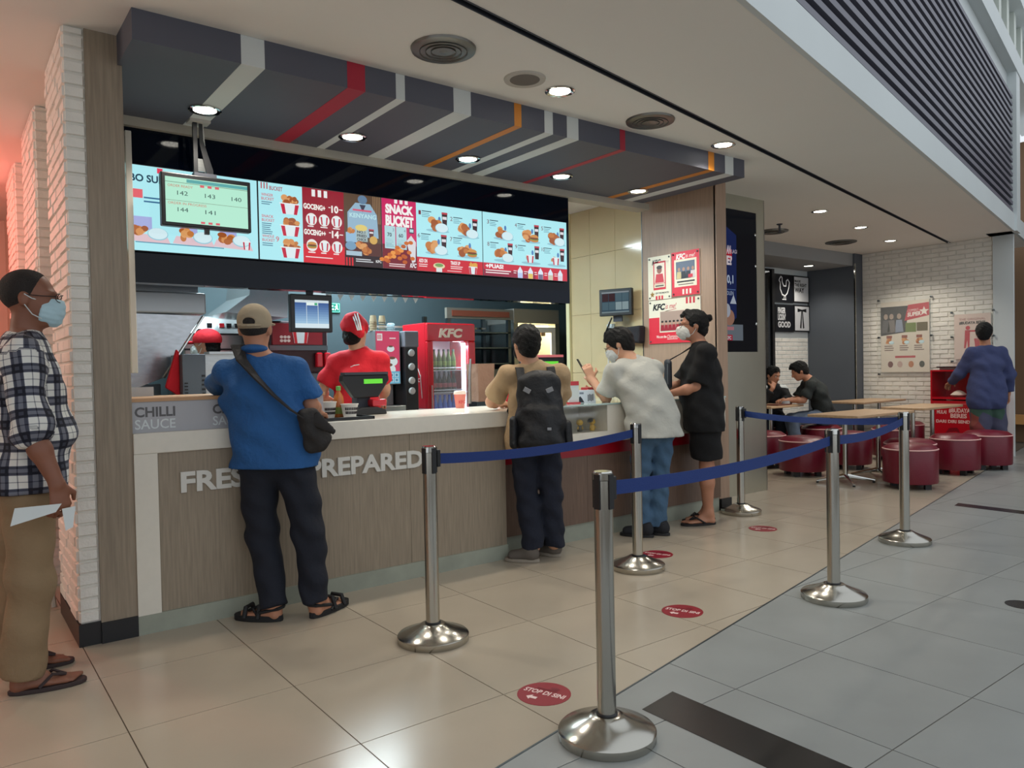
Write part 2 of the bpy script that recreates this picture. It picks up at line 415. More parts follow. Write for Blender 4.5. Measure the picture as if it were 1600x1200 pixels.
struct(B(.578, .735, 3.975, 4.05, 0, .098), 'baseboard_left', black_plastic)
# a chair half hidden behind the pilaster
ch = thing('dining_chair', 'dark chair with pale legs tucked beside the left brick pilaster', 'chair', (.27, 5.0, 0))
B(-.2, .2, -.2, .2, .43, .46).build('seat', black_plastic, ch, bevel=.01); B(-.2, .2, .18, .21, .5, .82).build('backrest', black_plastic, ch, bevel=.01)
for sx in (-1, 1):
    for sy in (-1, 1): MB().tube([(sx*.17, sy*.17, .43), (sx*.2, sy*.2, 0)], .014).build('leg', mat('pale_leg', (190, 184, 170), .5), ch)

# ---------------------------------------------------------------- grey bulkhead with painted stripes
bk = struct(MB().box(.715, 5.12, 3.64, 4.85, 2.732, CEIL), 'ceiling_bulkhead', bulk_grey)
STR = [(1.187, 1.300, 'w'), (1.732, 1.833, 'r'), (2.016, 2.071, 'w'), (2.387, 2.506, 'w'), (2.825, 2.879, 'o'), (3.063, 3.131, 'w'), (3.250, 3.349, 'w'), (3.730, 3.780, 'r'), (4.673, 4.741, 'o'), (4.874, 4.978, 'w')]
sm = {'w': mat('stripe_white', (206, 210, 208), .55), 'r': mat('stripe_red', (170, 28, 52), .55), 'o': mat('stripe_orange', (206, 128, 36), .55)}
for a, b, k in STR:
    MB().box(a, b, 3.6385, 4.84, 2.7305, CEIL-.001).build('painted_stripe', sm[k], bk)
struct(B(.74, 5.2, 4.72, 4.86, 2.68, 2.735), 'trim_10', mat('beige_trim', (176, 170, 156), .6))

# ---------------------------------------------------------------- ceiling fittings
def downlight(x, y, z, label, group=None, e=9.):
    t = thing('downlight', label, 'downlight', (x, y, z), 0, group)
    MB().lathe([(.062, .0), (.085, .0), (.088, -.006), (.080, -.010), (.062, -.004)], 28).build('rim', chrome, t, True)
    MB().lathe([(0.001, -.004), (.063, -.004), (.063, .0)], 28).build('diffuser', light_disc, t)
    lamp('downlight_beam', 'SPOT', (x, y, z-.03), e, (1, .93, .82), .06, spot=(2.3, .6))
for x, y, lab in ((1.221, 4.382, 'above the hanging order monitor'), (2.108, 4.375, 'on its narrow white stripe'), (2.991, 4.392, 'between its orange and white stripes'), (3.858, 4.394, 'on its thin red stripe'), (4.724, 4.408, 'by the wood pillar')):
    downlight(x, y, 2.730, 'round lit downlight in the striped bulkhead '+lab, 'downlights in the striped bulkhead', 30)
downlight(2.929, 3.335, CEIL, 'round lit downlight in the white ceiling beside the speaker grille', None, 32)
downlight(4.629, 3.47, CEIL, 'round lit downlight in the white ceiling at the bulkhead corner', None, 32)
for x, y, lab in ((7.516, 4.408, 'closest to the sprinkler'), (8.836, 4.659, 'midway to the brick wall'), (10.168, 4.96, 'closest to the brick wall')):
    downlight(x, y, CEIL, 'round lit downlight in the dining ceiling '+lab, 'downlights over the dining area', 60)
downlight(10.25, 6.2, 2.69, 'round lit downlight in the low grey dining recess', None, 26)
def diffuser(x, y, z, r, label):
    t = thing('air_diffuser', label, 'air vent', (x, y, z))
    MB().lathe([(r*.82, -.004), (r, .0), (r*.98, -.012), (r*.84, -.018)], 32).build('rim', mat('vent_rim', (120, 118, 112), .35, .8), t, True)
    MB().lathe([(.001, -.002), (r*.84, -.002), (r*.84, .0)], 32).build('throat', mat('vent_dark', (40, 40, 40), .6), t)
    for q in (.68, .50, .33):
        MB().lathe([(r*q, -.004), (r*(q+.06), -.022), (r*(q+.05), -.024), (r*(q-.02), -.008)], 28).build('cone_ring', mat('vent_grey', (112, 110, 106), .4, .7), t, True)
    MB().lathe([(.001, -.022), (r*.14, -.018), (r*.2, -.004)], 20).build('hub', mat('vent_rim', (120, 118, 112), .35), t, True)
diffuser(2.064, 3.229, CEIL, .165, 'large round metal air diffuser in the white ceiling')
diffuser(3.767, 3.398, CEIL, .16, 'round metal air diffuser hanging by the red bulkhead stripe')
diffuser(9.67, 5.373, CEIL, .2, 'round air diffuser over the far dining tables by the slate wall')
diffuser(8.129, 5.38, CEIL, .18, 'round air diffuser near the kiosk pillar and sprinkler')
t = thing('ceiling_speaker', 'round grey speaker grille in the white ceiling', 'speaker', (2.645, 3.306, CEIL))
MB().lathe([(.10, .0), (.118, .0), (.115, -.010), (.10, -.008)], 28).build('rim', mat('speaker_rim', (186, 180, 170), .5), t, True)
MB().lathe([(.001, -.012), (.06, -.011), (.101, -.006), (.101, 0)], 28).build('grille', mat('speaker_mesh', (128, 120, 112), .7, bump=(400, .6)), t, True)
t = thing('sprinkler', 'small dark sprinkler head on the dining ceiling', 'sprinkler', (7.788, 5.07, CEIL))
MB().lathe([(.035, 0), (.03, -.01), (.012, -.015), (.012, -.09), (.03, -.1), (.001, -.105)], 14).build('head', dark_grey, t)
# ---------------------------------------------------------------- service counter
ct = thing('service_counter', 'long white topped service counter fronted with grey oak panels and FRESHLY PREPARED letters', 'counter', (.735, 3.99, 0))
O = (.735, 3.99, 0)
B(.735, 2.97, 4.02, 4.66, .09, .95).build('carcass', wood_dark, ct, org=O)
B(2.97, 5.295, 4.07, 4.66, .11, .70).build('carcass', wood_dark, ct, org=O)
B(.735, 3.36, 3.975, 4.68, .876, .977).build('worktop', quartz, ct, bevel=.004, org=O)
for a, b in ((.842, 1.545), (1.545, 2.248), (2.248, 2.968)):
    B(a+.001, b-.001, 3.99, 4.02, .094, .876).build('front_panel', wood_grey, ct, org=O)
B(.735, .840, 3.975, 4.02, .094, .876).build('end_leg', quartz, ct, org=O)
kick = mat('grey_kick_plate', (150, 154, 140), .38, vary=(6, .12))
B(.735, 2.97, 3.978, 4.02, 0, .094).build('kick_plate', kick, ct, org=O)
B(2.97, 5.295, 4.06, 4.10, 0, .125).build('kick_plate', kick, ct, org=O)
for i in range(3):
    a, b = 2.975+i*.773, 2.975+(i+1)*.773
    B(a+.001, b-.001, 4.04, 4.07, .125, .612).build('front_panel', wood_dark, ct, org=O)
B(2.975, 5.295, 4.035, 4.07, .612, .706).build('red_band', mat('red_band', (150, 8, 28), .3), ct, org=O)
# right half: white front with a display niche
n = MB()
n.box(3.36, 5.295, 4.30, 4.66, .706, .977); n.box(3.36, 3.46, 3.985, 4.30, .706, .977); n.box(3.905, 5.295, 3.985, 4.30, .706, .977)
n.box(3.46, 3.905, 3.985, 4.30, .706, .785)
n.build('niche_front', quartz, ct, org=O)
B(3.34, 5.295, 3.975, 4.68, .977, .990).build('worktop', mat('glass_top', (176, 196, 190), .08, coat=.4), ct, bevel=.002, org=O)
B(3.46, 3.905, 3.988, 3.992, .785, .977).build('niche_pane', mat('niche_glass', (240, 248, 246), .02, trans=1., alpha=.12), ct, org=O)
for k, m in enumerate(solid_text('FRESHLY PREPARED', .100, .012, w=1.392, bold=.035)):
    m.v = [(x+.945, y+3.99, z+.674) for x, y, z in m.v]; m.build('letter', mat('letter_white', (214, 212, 204), .4), ct, org=O)
def figurine(x, hat, label):
    t = thing('toy_figurine', label, 'figurine', (x, 4.10, .785))
    MB().lathe([(.016, 0), (.02, .004), (.018, .03), (.014, .045)], 14).build('body', mat('toy_yellow', (222, 178, 70), .4) if hat else mat('toy_dark', (60, 56, 40), .4), t, True)
    MB().lathe([(.001, .042), (.02, .05), (.026, .066), (.02, .082), (.001, .09)], 14).build('head', mat('toy_yellow', (222, 178, 70), .4), t, True)
    if hat: MB().lathe([(.027, .062), (.029, .072), (.022, .088), (.001, .095)], 14, (-.004, .006, 0)).build('hair', mat('toy_black', (24, 20, 20), .4), t, True)
    for s in (-1, 1): MB().tube([(s*.015, 0, .036), (s*.026, -.006, .018)], .006, 6).build('arm', mat('toy_yellow', (222, 178, 70), .4), t)
figurine(3.735, False, 'small yellow toy figure with dark base in the counter niche'); figurine(3.86, True, 'small yellow toy figure with black hair in the counter niche')
# sauce station box on the worktop
sb = thing('sauce_station', 'pale grey sauce box with wooden top reading CHILLI SAUCE', 'sauce box', (.74, 4.02, .977))
SO = (.74, 4.02, .977)
B(.74, 1.72, 4.02, 4.50, .977, 1.128).build('body', mat('sauce_grey', (176, 176, 180), .4), sb, org=SO)
B(.735, 1.73, 4.012, 4.52, 1.128, 1.145).build('lid', mat('sauce_wood', (190, 146, 104), .4, vary=(6, .1)), sb, org=SO)
for x in (.752, 1.118):
    ar = Art()
    ar.text('CHILLI', x-.74, .078, .048, (96, 94, 96), 1, w=.185, bold=.03); ar.text('SAUCE', x-.74, .018, .048, (216, 222, 222), 1, w=.185, bold=.01)
    ar.build('lettering', PRINT, sb, (0, -.0006, 0))

# ---------------------------------------------------------------- menu fascia, screens
mf = struct(B(.80, 4.25, 4.76, 4.86, 1.795, 2.70), 'wall_menu_fascia', black_gloss)
tag(B(.872, .905, 4.70, 4.74, 1.272, 2.642).build('shutter_rail', mat('rail_white', (190, 186, 176), .5), bevel=.004), 'white vertical shutter rail beside the left menu screen', 'rail')
CY = (178, 240, 248); RED = (190, 22, 52); DKR = (140, 16, 52); TXT = (40, 60, 96)
def screen(x0, label, draw):
    t = thing('menu_screen', label, 'screen', (x0, 4.758, 1.975))
    B(-.003, .855, -.03, 0, -.004, .491).build('housing', black_plastic, t)
    a = Art(); draw(a); a.build('display', SCREEN, t, (0, -.0312, 0))
W, H = .852, .487
def s1(a):
    a.rect(0, 0, W, H, CY); a.rect(.275, .452, .03, .03, (232, 60, 90), 1)
    a.text('COMBO SUPER', .002, .395, .042, (20, 60, 84), 1, w=.37, bold=.03)
    a.rect(.14, .30, .055, .05, (232, 100, 110), 1); a.lines(.2, .30, .16, 2, (60, 110, 150), gap=.022, t=.009)
    for x in (.2, .45, .68):
        a.rect(x-.06, .12, .10, .075, (168, 176, 226), 1); a.poly([(x-.1, .055), (x+.14, .045), (x+.12, .09), (x-.08, .1)], (226, 196, 204), 1)
        a.chicken(x-.02, .115, .05, 2); a.rice(x+.07, .1, .045, 4)
    a.bucket(.78, .05, .05, .05, 4); a.lines(.15, .045, .5, 1, (90, 150, 175), t=.006)
def s2(a):
    a.rect(0, 0, W, H, (150, 20, 44)); a.rect(0, 0, .285, H, CY, 1); a.rect(.285, 0, .29, .12, (216, 26, 46), 1)
    for k in range(3): a.rect(.016+k*.018, .445, .007, .04, (190, 70, 80), 2)
    a.text('BUCKET', .07, .442, .026, (176, 70, 86), 2, w=.085, bold=.02)
    for y, t1, n in ((.40, 'WINGER', 2), (.265, 'SNACK', 6), (.14, 'WHOLE', 2)):
        a.text(t1, .018, y, .018, (214, 80, 96), 2, w=.075, bold=.01); a.text('BUCKET', .018, y-.025, .018, (214, 80, 96), 2, w=.08, bold=.01)
        a.lines(.018, y-.04, .07, n, (70, 110, 140), t=.005, gap=.0125)
    a.text('9', .105, .118, .035, (214, 80, 96), 2)
    for y in (.30, .16, .02): a.bucket(.20, y, .13, .068, 5); a.chicken(.19, y+.088, .045, 2); a.chicken(.225, y+.082, .036, 2.5)
    for k in range(3): a.rect(.35+k*.042, .435, .024, .045, (240, 240, 240), 2)
    for y, t1, p in ((.352, 'GOCENG+', '10'), (.185, 'GOCENG++', '14')):
        a.text(t1, .292, y, .034, (250, 246, 240), 2, w=.15, bold=.045, rise=-.02); a.text(p, .485, y-.008, .046, (250, 246, 240), 2, w=.05, bold=.04); a.rect(.54, y+.012, .025, .006, (250, 246, 240), 2); a.rect(.465, y+.02, .014, .006, (250, 246, 240), 2)
    for y in (.255, .085):
        for k in range(3):
            a.ell(.345+k*.088, y+.03, .038, .04, (240, 236, 232), 2)
            if y < .2 and k == 0: a.burger(.345, y+.03, .032, 3)
            else: a.bucket(.345+k*.088, y, .055, .055, 3)
            a.lines(.318+k*.088, y-.02, .05, 1, (245, 240, 240), t=.007)
    a.lines(.30, .035, .2, 1, (245, 225, 225), t=.006)
    a.rect(.575, 0, .277, H, (92, 70, 54), 1); a.rect(.575, 0, .277, .075, (40, 22, 30), 1.4); a.rect(.575, .075, .277, .09, (86, 44, 40), 1.2)
    for k in range(5): a.rect(.79+k*.013, .3, .006, .187, (150, 120, 90), 1.5)
    a.poly([(.6, .2), (.83, .2), (.82, .36), (.77, .43), (.66, .43), (.6, .36)], (150, 184, 206), 2); a.ell(.713, .455, .035, .03, (100, 130, 160), 2.2)
    a.poly([(.69, .42), (.737, .42), (.713, .37)], (60, 60, 80), 2.4); a.rect(.64, .375, .14, .012, (216, 90, 120), 3)
    a.text('KENYANG', .615, .33, .03, (190, 230, 236), 3, w=.2, bold=.03)
    a.rect(.66, .17, .085, .085, (170, 190, 190), 3); a.text('NO.1', .668, .225, .018, (60, 60, 70), 4, w=.06, bold=.03); a.text('FRIED', .666, .2, .018, (60, 60, 70), 4, w=.072, bold=.03); a.text('CHICK', .666, .175, .018, (60, 60, 70), 4, w=.072, bold=.03)
    a.rect(.585, .16, .085, .065, (150, 190, 220), 2.6); a.chicken(.62, .235, .028, 3); a.ell(.7, .262, .045, .022, (226, 206, 120), 3.4); a.cup(.775, .2, .04, .06, (92, 52, 50), 3)
    a.chicken(.7, .14, .045, 4.5); a.chicken(.735, .11, .04, 5); a.ell(.79, .185, .03, .028, (214, 170, 90), 3.8); a.ell(.62, .135, .04, .03, (120, 160, 190), 4)
    a.rect(.585, .07, .115, .03, (170, 196, 210), 5)
    for k in range(3): a.rect(.582+k*.021, 0, .012, .055, (214, 30, 44), 3)
    a.lines(.655, .045, .13, 2, (220, 225, 230), t=.006, gap=.014); a.text('KFC', .805, .033, .018, (235, 235, 235), 3, bold=.03)
def meal(a, x, y, n, drink=1, kind=0):
    a.text(str(n), x-.115, y+.115, .032, (120, 40, 60), 2, w=.02 if n < 10 else .03); a.rect(x-.088, y+.14, .08, .006, (30, 50, 70), 2)
    a.lines(x-.088, y+.126, .07, 3, (90, 140, 160), t=.004, gap=.012); a.ell(x+.045, y+.01, .1, .012, (150, 200, 215), 1)
    a.chicken(x+.015, y+.055, .062 if kind != 2 else .03, 2)
    if kind == 1: a.burger(x+.08, y+.04, .044, 4)
    elif kind == 2: a.bucket(x+.035, y+.012, .075, .06, 4)
    else: a.rice(x+.08, y+.032, .046, 4)
    if drink: a.cup(x+.105, y+.045, .05, .105, l=3)
    a.ell(x+.06, y+.095, .011, .02, (80, 130, 190), 2.5)
def s3(a):
    a.rect(0, 0, W, H, CY); a.rect(0, 0, .275, H, (206, 40, 100), 1); a.rect(0, 0, .275, .17, (120, 22, 40), 1.2); a.rect(.275, 0, W-.275, .10, (206, 30, 50), 1)
    for k in range(3): a.rect(.1+k*.042, .46, .024, .027, (245, 240, 240), 2)
    a.text('SNACK', .028, .39, .06, (250, 246, 244), 3, w=.225, bold=.06); a.text('BUCKET', .028, .305, .068, (250, 246, 244), 3, w=.225, bold=.06)
    for k, (pc, nn) in enumerate((('70', '3'), ('60', '4'))):
        a.rect(.02+k*.09, .14, .083, .158, (180, 220, 226), 2); a.text(pc, .04+k*.09, .225, .026, (50, 50, 70), 3, bold=.02); a.text(nn, .082+k*.09, .262, .022, (120, 120, 140), 3)
        a.lines(.028+k*.09, .205, .066, 6, (110, 150, 165), t=.004, gap=.0105)
    a.rect(.215, .26, .038, .038, (30, 60, 80), 2.5); a.rect(.219, .268, .03, .022, (190, 220, 226), 3)
    a.poly([(.19, .2), (.23, .245), (.268, .2), (.262, .06), (.235, .05)], (222, 222, 226), 2)
    for k in range(26):
        t_ = random.random(); a.ell(.245-t_*.24+random.uniform(-.02, .02), .05+random.random()*(.18*(1-t_)+.02), .02, .014, random.choice([(226, 130, 40), (206, 106, 34), (240, 156, 70), (190, 90, 30)]), 3+k*.06, 9)
    a.lines(.05, .03, .13, 2, (245, 220, 220), t=.006, gap=.014, jit=.1); a.text('KFC', .215, .018, .03, (240, 240, 244), 5, w=.05, bold=.04, shear=.2)
    meal(a, .41, .29, 1); meal(a, .68, .27, 2); meal(a, .40, .125, 6); meal(a, .675, .12, 7, 0, 1)
    a.text('ADD ON', .29, .062, .026, (250, 240, 240), 2, w=.07, bold=.04); a.lines(.29, .045, .09, 2, (250, 225, 225), t=.006, gap=.014)
    a.ell(.46, .045, .05, .022, (232, 216, 170), 2); a.ell(.46, .05, .036, .013, (120, 160, 90), 2.4); a.rect(.435, .0, .05, .03, (226, 230, 230), 2.2)
    a.text('TRADE UP', .56, .062, .026, (250, 240, 240), 2, w=.085, bold=.04); a.lines(.56, .045, .11, 2, (250, 225, 225), t=.006, gap=.014); a.lines(.53, .012, .16, 1, (245, 225, 225), t=.004)
    a.bucket(.76, .002, .075, .055, 3)
    for k in range(9): a.rect(.73+k*.008, .045, .006, .035+.015*random.random(), (232, 190, 80), 2+k*.1)
def s4(a):
    a.rect(0, 0, W, H, CY); a.rect(0, 0, W, .10, (206, 36, 62), 1); a.rect(0, 0, W*.6, .05, (150, 26, 60), 1.2)
    for i, nn in enumerate((3, 4, 5)): meal(a, .155+i*.27, .285, nn, i > 0, (0, 1, 0)[i])
    for i, nn in enumerate((8, 9, 10)): meal(a, .155+i*.27, .115, nn, 1, (0, 2, 2)[i])
    a.text('+PUAS!', .02, .062, .03, (250, 246, 246), 3, w=.17, bold=.05); a.lines(.02, .04, .26, 2, (250, 235, 235), t=.008, gap=.018, jit=.2)
    for k, cc in enumerate(((190, 205, 245), (232, 200, 96), (120, 110, 140), (210, 200, 176), (230, 214, 226))):
        x = .355+k*.105
        a.poly([(x-.024, .0), (x+.024, .0), (x+.026, .055), (x, .092), (x-.026, .055)], (226, 236, 250), 3); a.rect(x-.023, .0, .046, .04, cc, 3.4); a.lines(x-.065, .05, .035, 2, (250, 235, 235), t=.006, gap=.016)
screen(.765, 'menu screen showing COMBO SUPER behind the hanging order monitor', s1)
screen(1.626, 'menu screen with three striped chicken buckets on its left column', s2)
screen(2.484, 'menu screen headed SNACK BUCKET with spilled chicken pieces', s3)
screen(3.342, 'menu screen with six numbered meals above a row of cups', s4)
# hanging order monitor
om = thing('order_monitor', 'hanging order number monitor with pale green display on a ceiling bracket', 'monitor', (1.270, 4.60, 2.245)); om.scale = (1.045,)*3
B(-.235, .245, -.03, .02, -.135, .155).build('housing', black_plastic, om, bevel=.006)
a = Art(); GR = (184, 240, 214)
a.rect(0, 0, .44, .245, GR); a.rect(.11, .222, .33, .018, (88, 170, 170), 1); a.rect(0, .216, .44, .003, (120, 150, 130), 1); a.rect(0, .118, .44, .002, (120, 130, 110), 1)
a.text('ORDER READY', .012, .192, .014, (206, 110, 90), 1, w=.13); a.text('ORDER IN PROGRESS', .012, .098, .014, (206, 110, 90), 1, w=.2)
for s_, x, y in (('142', .06, .15), ('143', .205, .15), ('140', .35, .15), ('144', .06, .06), ('141', .205, .06)): a.text(s_, x, y, .024, (40, 70, 70), 1, w=.055)
for k in range(3): a.rect(.18+k*.04, .204, .022, .013, (222, 100, 110), 2); a.rect(.18+k*.04, .004, .022, .012, (222, 100, 110), 2)
a.build('display', SCREEN, om, (-.215, -.0315, -.115))
B(-.058, -.036, -.01, .01, .15, .455).build('bracket_arm', black_plastic, om); MB().prism([(.02, .15), (.05, .15), (.048, .2), (-.002, .36), (-.004, .455), (-.022, .455), (-.022, .34)], .0, .012, 'y').build('bracket_arm', black_plastic, om)
B(-.06, .06, -.02, .03, .155, .175).build('bracket_plate', dark_grey, om); B(-.036, .02, .012, .02, .19, .26).build('bracket_plate', steel, om)
B(-.08, .03, -.04, .04, .452, .466).build('ceiling_plate', mat('plate_beige', (190, 186, 178), .5), om)
MB().tube([(.0, .03, .17), (.03, .035, .22), (.012, .03, .34), (.0, .02, .455)], .004, 6).build('cable', mat('cable_white', (210, 210, 205), .5), om)
B(-.012, .012, -.028, -.006, -.165, -.135).build('sensor', black_plastic, om)

# ---------------------------------------------------------------- right return wall, kiosk pillar
pil = struct(MB().box(5.345, 5.455, 4.10, 6.0, 0, CEIL).box(5.455, 6.54, 4.47, 6.0, 0, CEIL), 'wall_return', mat('return_paint', (196, 186, 160), .6))
oak2 = mat('beige_oak_laminate', (166, 138, 116), .42, vary=(6, .10), bump=(40, .03), stretch=(14, 14, .7))
B(5.325, 5.345, 4.085, 4.93, .10, CEIL).build('wood_panel', oak2, pil)
B(5.325, 5.46, 4.075, 4.10, .10, CEIL).build('end_panel', oak2, pil)
B(5.33, 5.47, 4.06, 4.5, 0, .10).build('kick_block', black_plastic, pil)
for i in range(3):
    for j in range(5):
        y0, z0 = 4.935+i*.36, .0+j*.60
        B(5.333, 5.347, y0+.0015, min(y0+.36, 5.95)-.0015, z0+.0015, min(z0+.6, CEIL)-.0015).build('wall_tile', wall_tile, pil)
B(5.30, 5.345, 5.95, 6.0, 0, CEIL).build('corner_trim', mat('cream_trim', (228, 220, 176), .4), pil)
B(5.325, 5.345, 4.925, 4.937, .10, CEIL).build('corner_trim', steel_d, pil)
kf = MB()
for bx_ in ((5.46, 5.91, 0, CEIL), (6.41, 6.54, 0, CEIL), (5.91, 6.41, 2.73, CEIL), (5.91, 6.41, 0, 1.375)): kf.box(bx_[0], bx_[1], 4.43, 4.47, bx_[2], bx_[3])
kf.build('steel_cladding', mat('pillar_steel', (196, 196, 182), .28, .88, vary=(2, .06)), pil)
B(6.535, 6.545, 4.43, 5.0, 0, CEIL).build('steel_cladding', steel, pil)
ks = thing('promo_display', 'tall dark promotional display panel set into the steel pillar', 'display', (5.91, 4.435, 1.375)); ks.scale = (1.09, 1, 1.09)
B(0, .46, 0, .03, 0, 1.245).build('glass', black_gloss, ks)
a = Art(); a.rect(0, 0, .46, 1.245, (6, 10, 20))
a.poly([(0, .2), (.16, .3), (.17, 1.02), (0, 1.1)], (22, 40, 96), 1); a.rect(.005, .80, .1, .09, (200, 30, 50), 1.5)
a.text('AN', .03, .855, .07, (240, 225, 235), 2, w=.06, bold=.04); a.text('LAGI', .10, .86, .035, (240, 225, 235), 2, w=.075); a.text('E?', .03, .76, .075, (250, 235, 240), 2, w=.075, bold=.05)
a.text('0,1', .03, .60, .07, (200, 215, 240), 2, w=.09, bold=.03); a.rect(0, .54, .15, .006, (110, 140, 190), 2); a.text('DLEN', .03, .495, .035, (200, 215, 240), 2, w=.09)
a.poly([(.07, .42), (.16, .42), (.12, .5)], (200, 210, 226), 2); a.ell(.06, .30, .07, .07, (176, 130, 110), 1.5); a.ell(.03, .36, .045, .06, (190, 196, 210), 1.7)
a.rect(.0, .10, .25, .14, (120, 130, 140), 1.2); a.rect(0, .19, .12, .03, (200, 130, 140), 1.6); a.rect(.0, .1, .1, .05, (190, 60, 80), 1.6); a.text('KFC', .01, .11, .028, (225, 225, 232), 2.4, w=.07, bold=.04)
a.build('picture', KSCREEN, ks, (0, -.0008, 0))
for z in (.25, .77, 1.05): MB().lathe([(.012, -.006), (.014, 0), (.001, .004)], 12).build('stud', chrome, ks, loc=(.452, -.002, z), rot=(PI/2, 0, 0))

# framed notices on the wood panel (facing -X, so x runs towards -Y)
def notice(y0, y1, z0, z1, draw, label, name='notice_board'):
    t = thing(name, label, 'poster', (5.318, y0, z0), -PI/2); w_, h_ = y0-y1, z1-z0
    B(0, w_, -.004, .008, 0, h_).build('board', mat('acrylic_edge', (226, 226, 218), .3), t)
    for x in (.02, w_-.02):
        for z in (.02, h_-.02): MB().lathe([(.007, 0), (.008, .006), (.004, .010), (.001, .011)], 10).build('stud', steel_d, t, loc=(x, -.004, z), rot=(PI/2, 0, 0))
    a = Art(); draw(a, w_, h_); a.build('print', PRINT, t, (0, -.0046, 0))
CRM = (236, 230, 208); KR = (214, 36, 58)
def n1(a, w, h):
    a.rect(0, 0, w, h, CRM); a.text('KFC', .05, h-.075, .045, (40, 30, 34), 1, w=.1, bold=.04, shear=.2); a.text('is me', .16, h-.07, .03, (200, 190, 170), 1, w=.09, shear=.2)
    a.rect(.065, .09, .15, .26, KR, 1); a.rect(.078, .15, .124, .185, (240, 226, 210), 2); a.ell(.14, .27, .03, .032, (150, 96, 80), 3); a.poly([(.085, .155), (.195, .155), (.18, .235), (.1, .235)], (206, 50, 66), 2.5); a.ell(.14, .295, .034, .018, (60, 40, 40), 3.4)
    a.rect(.075, .11, .13, .035, (232, 220, 196), 2); a.rect(.09, .12, .1, .012, (90, 80, 70), 3); a.text('OF THE MONTH', .09, .052, .016, (50, 44, 44), 2, w=.16, bold=.02)
    for k in range(10): aa = k*PI/5; q = .03 if k % 2 == 0 else .014; a._add([(.05, .05), (.05+q*math.sin(aa), .05+q*math.cos(aa)), (.05+(.044-q)*math.sin(aa+PI/5), .05+(.044-q)*math.cos(aa+PI/5))], [(0, 1, 2)], (150, 110, 30), 2)
    for k in range(3): a.rect(.09+k*.034, 0, .022, .035, KR, 1)
def n2(a, w, h):
    a.rect(0, 0, w, h, (224, 44, 66)); a.text('KFC', .05, h-.065, .045, (250, 244, 240), 1, w=.1, bold=.05, shear=.2); a.text('is me!', .16, h-.06, .035, (250, 244, 240), 1, w=.1, shear=.25)
    a.rect(.03, .08, w-.06, .245, CRM, 1); a.rect(.05, .15, w-.1, .155, (96, 108, 130), 2)
    for k, cc in enumerate(((206, 190, 140), (40, 42, 52), (50, 50, 60), (214, 206, 206))):
        x = .085+k*.052; a.ell(x, .235, .014, .017, (180, 140, 120), 3); a.poly([(x-.03, .152), (x+.03, .152), (x+.022, .215), (x-.022, .215)], cc, 3.2)
    a.rect(.19, .155, .05, .03, (206, 40, 60), 4); a.rect(.06, .118, .2, .014, (50, 44, 44), 2); a.rect(.075, .096, .17, .008, (120, 100, 90), 2)
    for k in range(3): a.rect(.12+k*.04, .012, .02, .045, (240, 232, 220), 1)
def n3(a, w, h):
    a.rect(0, 0, w, h, CRM); a.rect(0, 0, w, .24, (222, 44, 62), 1); a.text('KFC', .05, h-.09, .055, (24, 20, 22), 2, w=.14, bold=.05, shear=.25); a.text('is me!', .20, h-.085, .05, (206, 50, 70), 2, w=.12, shear=.3)
    a.poly([(.20, h-.105), (.33, h-.09), (.33, h-.094), (.2, h-.11)], (206, 50, 70), 2)
    for k in range(3): a.rect(w-.16+k*.04, h-.055, .022, .055, (206, 36, 58), 2)
    a.rect(.13, .1, .3, .2, (236, 224, 204), 2); a.rect(.14, .11, .28, .18, (176, 150, 136), 3)
    for k in range(6):
        x = .165+k*.045; a.poly([(x-.024, .115), (x+.024, .115), (x+.018, .17), (x-.018, .17)], (160, 26, 46), 3.4); a.ell(x, .185, .014, .018, (196, 150, 126), 3.6)
        a.ell(x, .198, .014, .01, (40, 30, 30), 3.8)
    a.text('We are the', .09, .05, .026, (248, 236, 226), 2, w=.12, bold=.02); a.text('Champions', .215, .046, .032, (248, 236, 226), 2, w=.14, shear=.3); a.rect(.22, .034, .12, .005, (248, 236, 226), 2)
notice(4.848, 4.572, 1.868, 2.268, n1, 'cream employee OF THE MONTH notice on the wood panelled pillar')
notice(4.562, 4.250, 1.880, 2.275, n2, 'red framed group photo notice at the top of the wood pillar')
notice(4.845, 4.245, 1.462, 1.862, n3, 'wide half cream half red team notice under two smaller ones')
def wall_monitor():
    t = thing('wall_monitor', 'black kitchen monitor on an arm against the cream tiled wall', 'monitor', (5.20, 5.16, 1.875), -PI/2+.35); t.scale = (.92,)*3
    B(-.185, .185, -.02, .03, -.14, .14).build('housing', black_plastic, t, bevel=.006)
    a = Art(); a.rect(0, 0, .31, .22, (60, 90, 110))
    for i in range(4):
        for j in range(2): a.rect(.006+i*.076, .03+j*.09, .07, .082, ((70, 26, 36) if (i < 2 and j) else (96, 126, 140)) if i < 2 or j else (176, 200, 205), 1)
    a.rect(0, .205, .31, .015, (180, 190, 195), 1); a.rect(0, 0, .31, .016, (150, 170, 176), 1)
    a.build('display', KSCREEN, t, (-.155, -.0208, -.11))
    MB().tube([(0, .03, 0), (0, .12, -.06), (.02, .19, -.12)], .016, 8).build('arm', dark_grey, t); B(-.05, .05, .03, .05, -.20, -.14).build('joint_box', dark_grey, t)
    return t
wall_monitor()
for k, (pts, lab) in enumerate(((((5.28, 5.30, 1.74), (5.27, 5.38, 1.6), (5.28, 5.31, 1.52), (5.3, 5.32, 1.30)), 'dark cable looping down the cream tiled wall'), (((5.28, 5.34, 1.70), (5.29, 5.36, 1.5), (5.29, 5.37, 1.25), (5.3, 5.36, 1.0)), 'pale cable running down the cream tiled wall'))):
    tag(MB().tube(pts, .008, 6).build('cable', (black_plastic, mat('cable_white', (210, 210, 205), .5))[k]), lab, 'cable')
